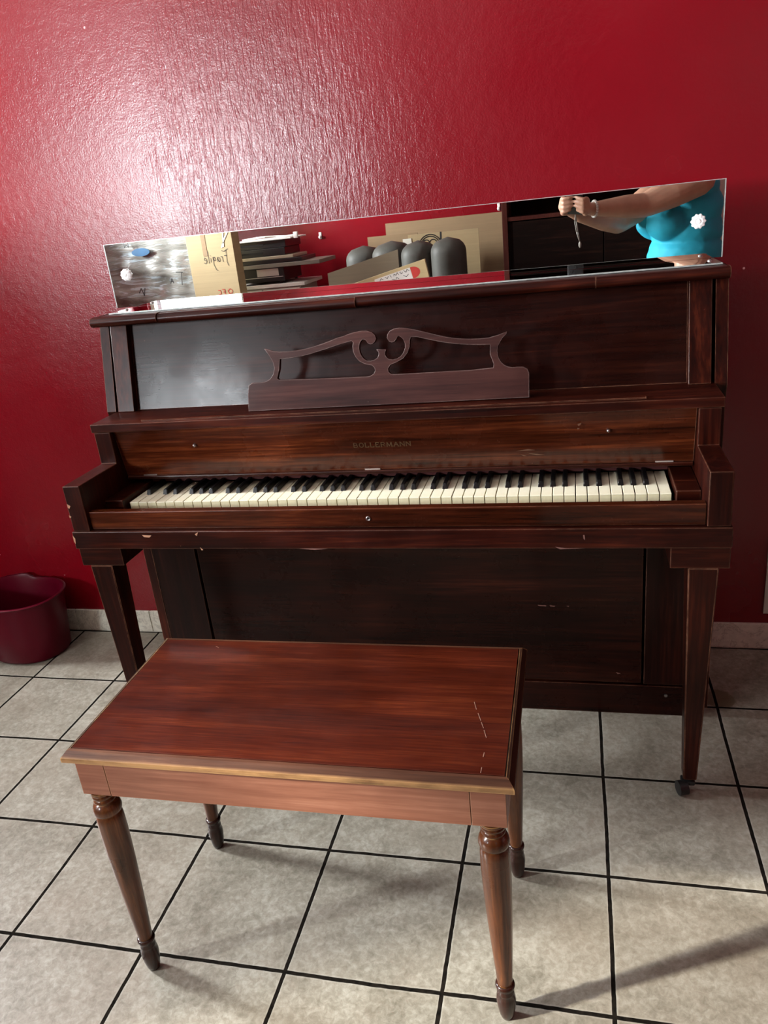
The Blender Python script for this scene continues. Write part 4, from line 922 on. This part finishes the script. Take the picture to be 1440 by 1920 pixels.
# hands: palm box shapes and five fingers each, closed round the phone
phc = Vector((CX, CY, CZ)) - cf*0.018 - cu*0.052 + cr*0.004
def PH(a, b, c): return phc + cr*a + cu*b + cf*c       # phone frame: right, up, lens direction
def hand(wrist, side):
    s = side
    k = PH(s*0.052, -0.040, -0.004)
    palm = [wrist, wrist.lerp(k, .5), k]
    limb(bm, palm, [.027, .026, .024]); capsule(bm, k, PH(s*0.050, -0.010, 0.0), .021, .019); capsule(bm, wrist.lerp(k, .6), PH(s*0.050, -0.064, 0.002), .021, .016)
    # fingers wrap over the side of the phone onto its lens side
    for i, (b_, L) in enumerate(((0.004, .050), (-0.016, .056), (-0.036, .052), (-0.055, .042))):
        p1 = PH(s*0.054, b_, 0.010); p2 = PH(s*0.044, b_+.002, 0.022); p3 = PH(s*(0.044-L*.40), b_+.006, 0.019); p4 = PH(s*(0.044-L*.72), b_+.008, 0.0125)
        limb(bm, [p1, p2, p3, p4], [.0092, .0086, .0080, .0068])
    limb(bm, [wrist.lerp(k, .55) + cu*0.012, PH(s*0.048, -0.030, -0.020), PH(s*0.030, -0.020, -0.022), PH(s*0.012, -0.012, -0.0155)], [.015, .012, .0105, .009])
hand(wr_r, 1); hand(wr_l, -1)
bm = voxel(bm, 0.0045, 4)
obj('body', bm, M['skin'], pe, smooth=True)
# tank top
bm = bmesh.new(); torso(bm, 0.007)
for sx in (-1, 1):
    limb(bm, [W(sx*.095, .115, 1.16), W(sx*.100, .075, 1.25), W(sx*.098, 0, 1.305), W(sx*.10, -.05, 1.27), W(sx*.09, -.085, 1.18)], [.024, .022, .020, .022, .024])
bm = voxel(bm, 0.006, 6)
bmesh.ops.bisect_plane(bm, geom=list(bm.verts)+list(bm.edges)+list(bm.faces), plane_co=(0, 0, 0.80), plane_no=(0, 0, -1), clear_outer=True)
for v in bm.verts:
    z = v.co.z
    if 0.82 < z < 1.12: v.co += Vector((fwd.x, fwd.y, 0))*0.0022*math.sin(z*95+v.co.x*20) + rgt*0.0018*math.sin(z*60-v.co.y*30)
obj('tank_top', bm, M['teal'], pe, smooth=True)['label'] = 'teal tank top'
bm = bmesh.new(); ell(bm, (0, -.01, 0.82), .196, .167, .11)
for sx in (-1, 1): limb(bm, [W(sx*.095, 0, .82), W(sx*.09, .01, .46), W(sx*.09, -.005, .30), W(sx*.09, -.005, .11)], [.106, .070, .064, .052])
bm = voxel(bm, 0.008, 5); obj('jeans', bm, M['denim'], pe, smooth=True)
for sx in (-1, 1):
    bm = bmesh.new(); ell(bm, (sx*.095, .045, .045), .048, .128, .042); bx(bm, -0.044, 0.044, -0.075, 0.170, 0.0, 0.022, bev=0.008, M=Matrix.Translation(W(sx*.095, 0, 0)) @ R3.to_4x4())
    bm = voxel(bm, 0.006, 3); obj('shoe', bm, M['shoe'], pe, smooth=True)
bm = bmesh.new(); ell(bm, (0, -.018, 1.505), .082, .090, .098); ell(bm, (0, -.060, 1.42), .070, .045, .10); ell(bm, (0, -.085, 1.33), .055, .035, .09)
bm = voxel(bm, 0.006, 3); obj('hair', bm, M['hair'], pe, smooth=True)
for sx in (-1, 1):
    bm = bmesh.new(); ell(bm, (sx*.030, .088, 1.492), .0125, .009, .0075); e_ = obj('eye', bm, M['eyew'], pe, smooth=True)
    bm = bmesh.new(); ell(bm, (sx*.029, .0965, 1.491), .0052, .0025, .0055); obj('iris', bm, M['hair'], e_, smooth=True)
bm = bmesh.new(); ell(bm, (0, .096, 1.432), .022, .008, .0065); obj('mouth', bm, M['lips'], pe, smooth=True)
# bracelet
ax = (wr_r-el_r).normalized(); bc_ = wr_r.lerp(el_r, 0.06); q = ax.to_track_quat('Z', 'Y').to_matrix().to_4x4()
bm = bmesh.new(); n = 22
for i in range(n):
    a = 2*math.pi*i/n; ball(bm, bc_ + q.to_3x3() @ Vector((0.034*math.cos(a), 0.034*math.sin(a), 0)), 0.0062, sub=2)
obj('bracelet', bm, M['silver'], pe, smooth=True)['label'] = 'pale beaded bracelet'
# phone
ph = thing('phone', 'dark phone held up in both hands of the person in the mirror', 'phone', tuple(phc))
Rp = Matrix(((cr.x, cu.x, cf.x, phc.x), (cr.y, cu.y, cf.y, phc.y), (cr.z, cu.z, cf.z, phc.z), (0, 0, 0, 1)))
obj('case', B(-0.036, 0.036, -0.073, 0.073, -0.004, 0.004, bev=0.003, seg=3, M=Rp), M['black'], ph, smooth=math.radians(40))
obj('screen', B(-0.033, 0.033, -0.069, 0.069, -0.0047, -0.0041, M=Rp), M['gap'], ph)
bm = bmesh.new()
for a, b in ((-.018, .058), (.0, .040)): cyl(bm, Rp @ Vector((a, b, .0041)), Rp @ Vector((a, b, .0065)), .0065, n=20)
obj('lens', bm, M['gap'], ph)
# wrist strap hanging under the phone
s0 = Rp @ Vector((0.004, -0.074, 0.0))
bm = bmesh.new(); tube(bm, [s0, s0+Vector((.004, 0, -.03)), s0+Vector((.010, 0, -.075)), s0+Vector((.018, 0, -.12))], 0.0028)
tube(bm, [s0, s0+Vector((-.003, .004, -.03)), s0+Vector((.004, .005, -.075)), s0+Vector((.018, 0, -.12))], 0.0022)
ball(bm, s0+Vector((.019, 0, -.132)), 0.008, (0.8, 0.8, 1.8))
tag(obj('phone_strap', bm, M['grey'], smooth=True), 'thin grey strap with a tassel hanging below the phone, seen in mirror', 'strap')
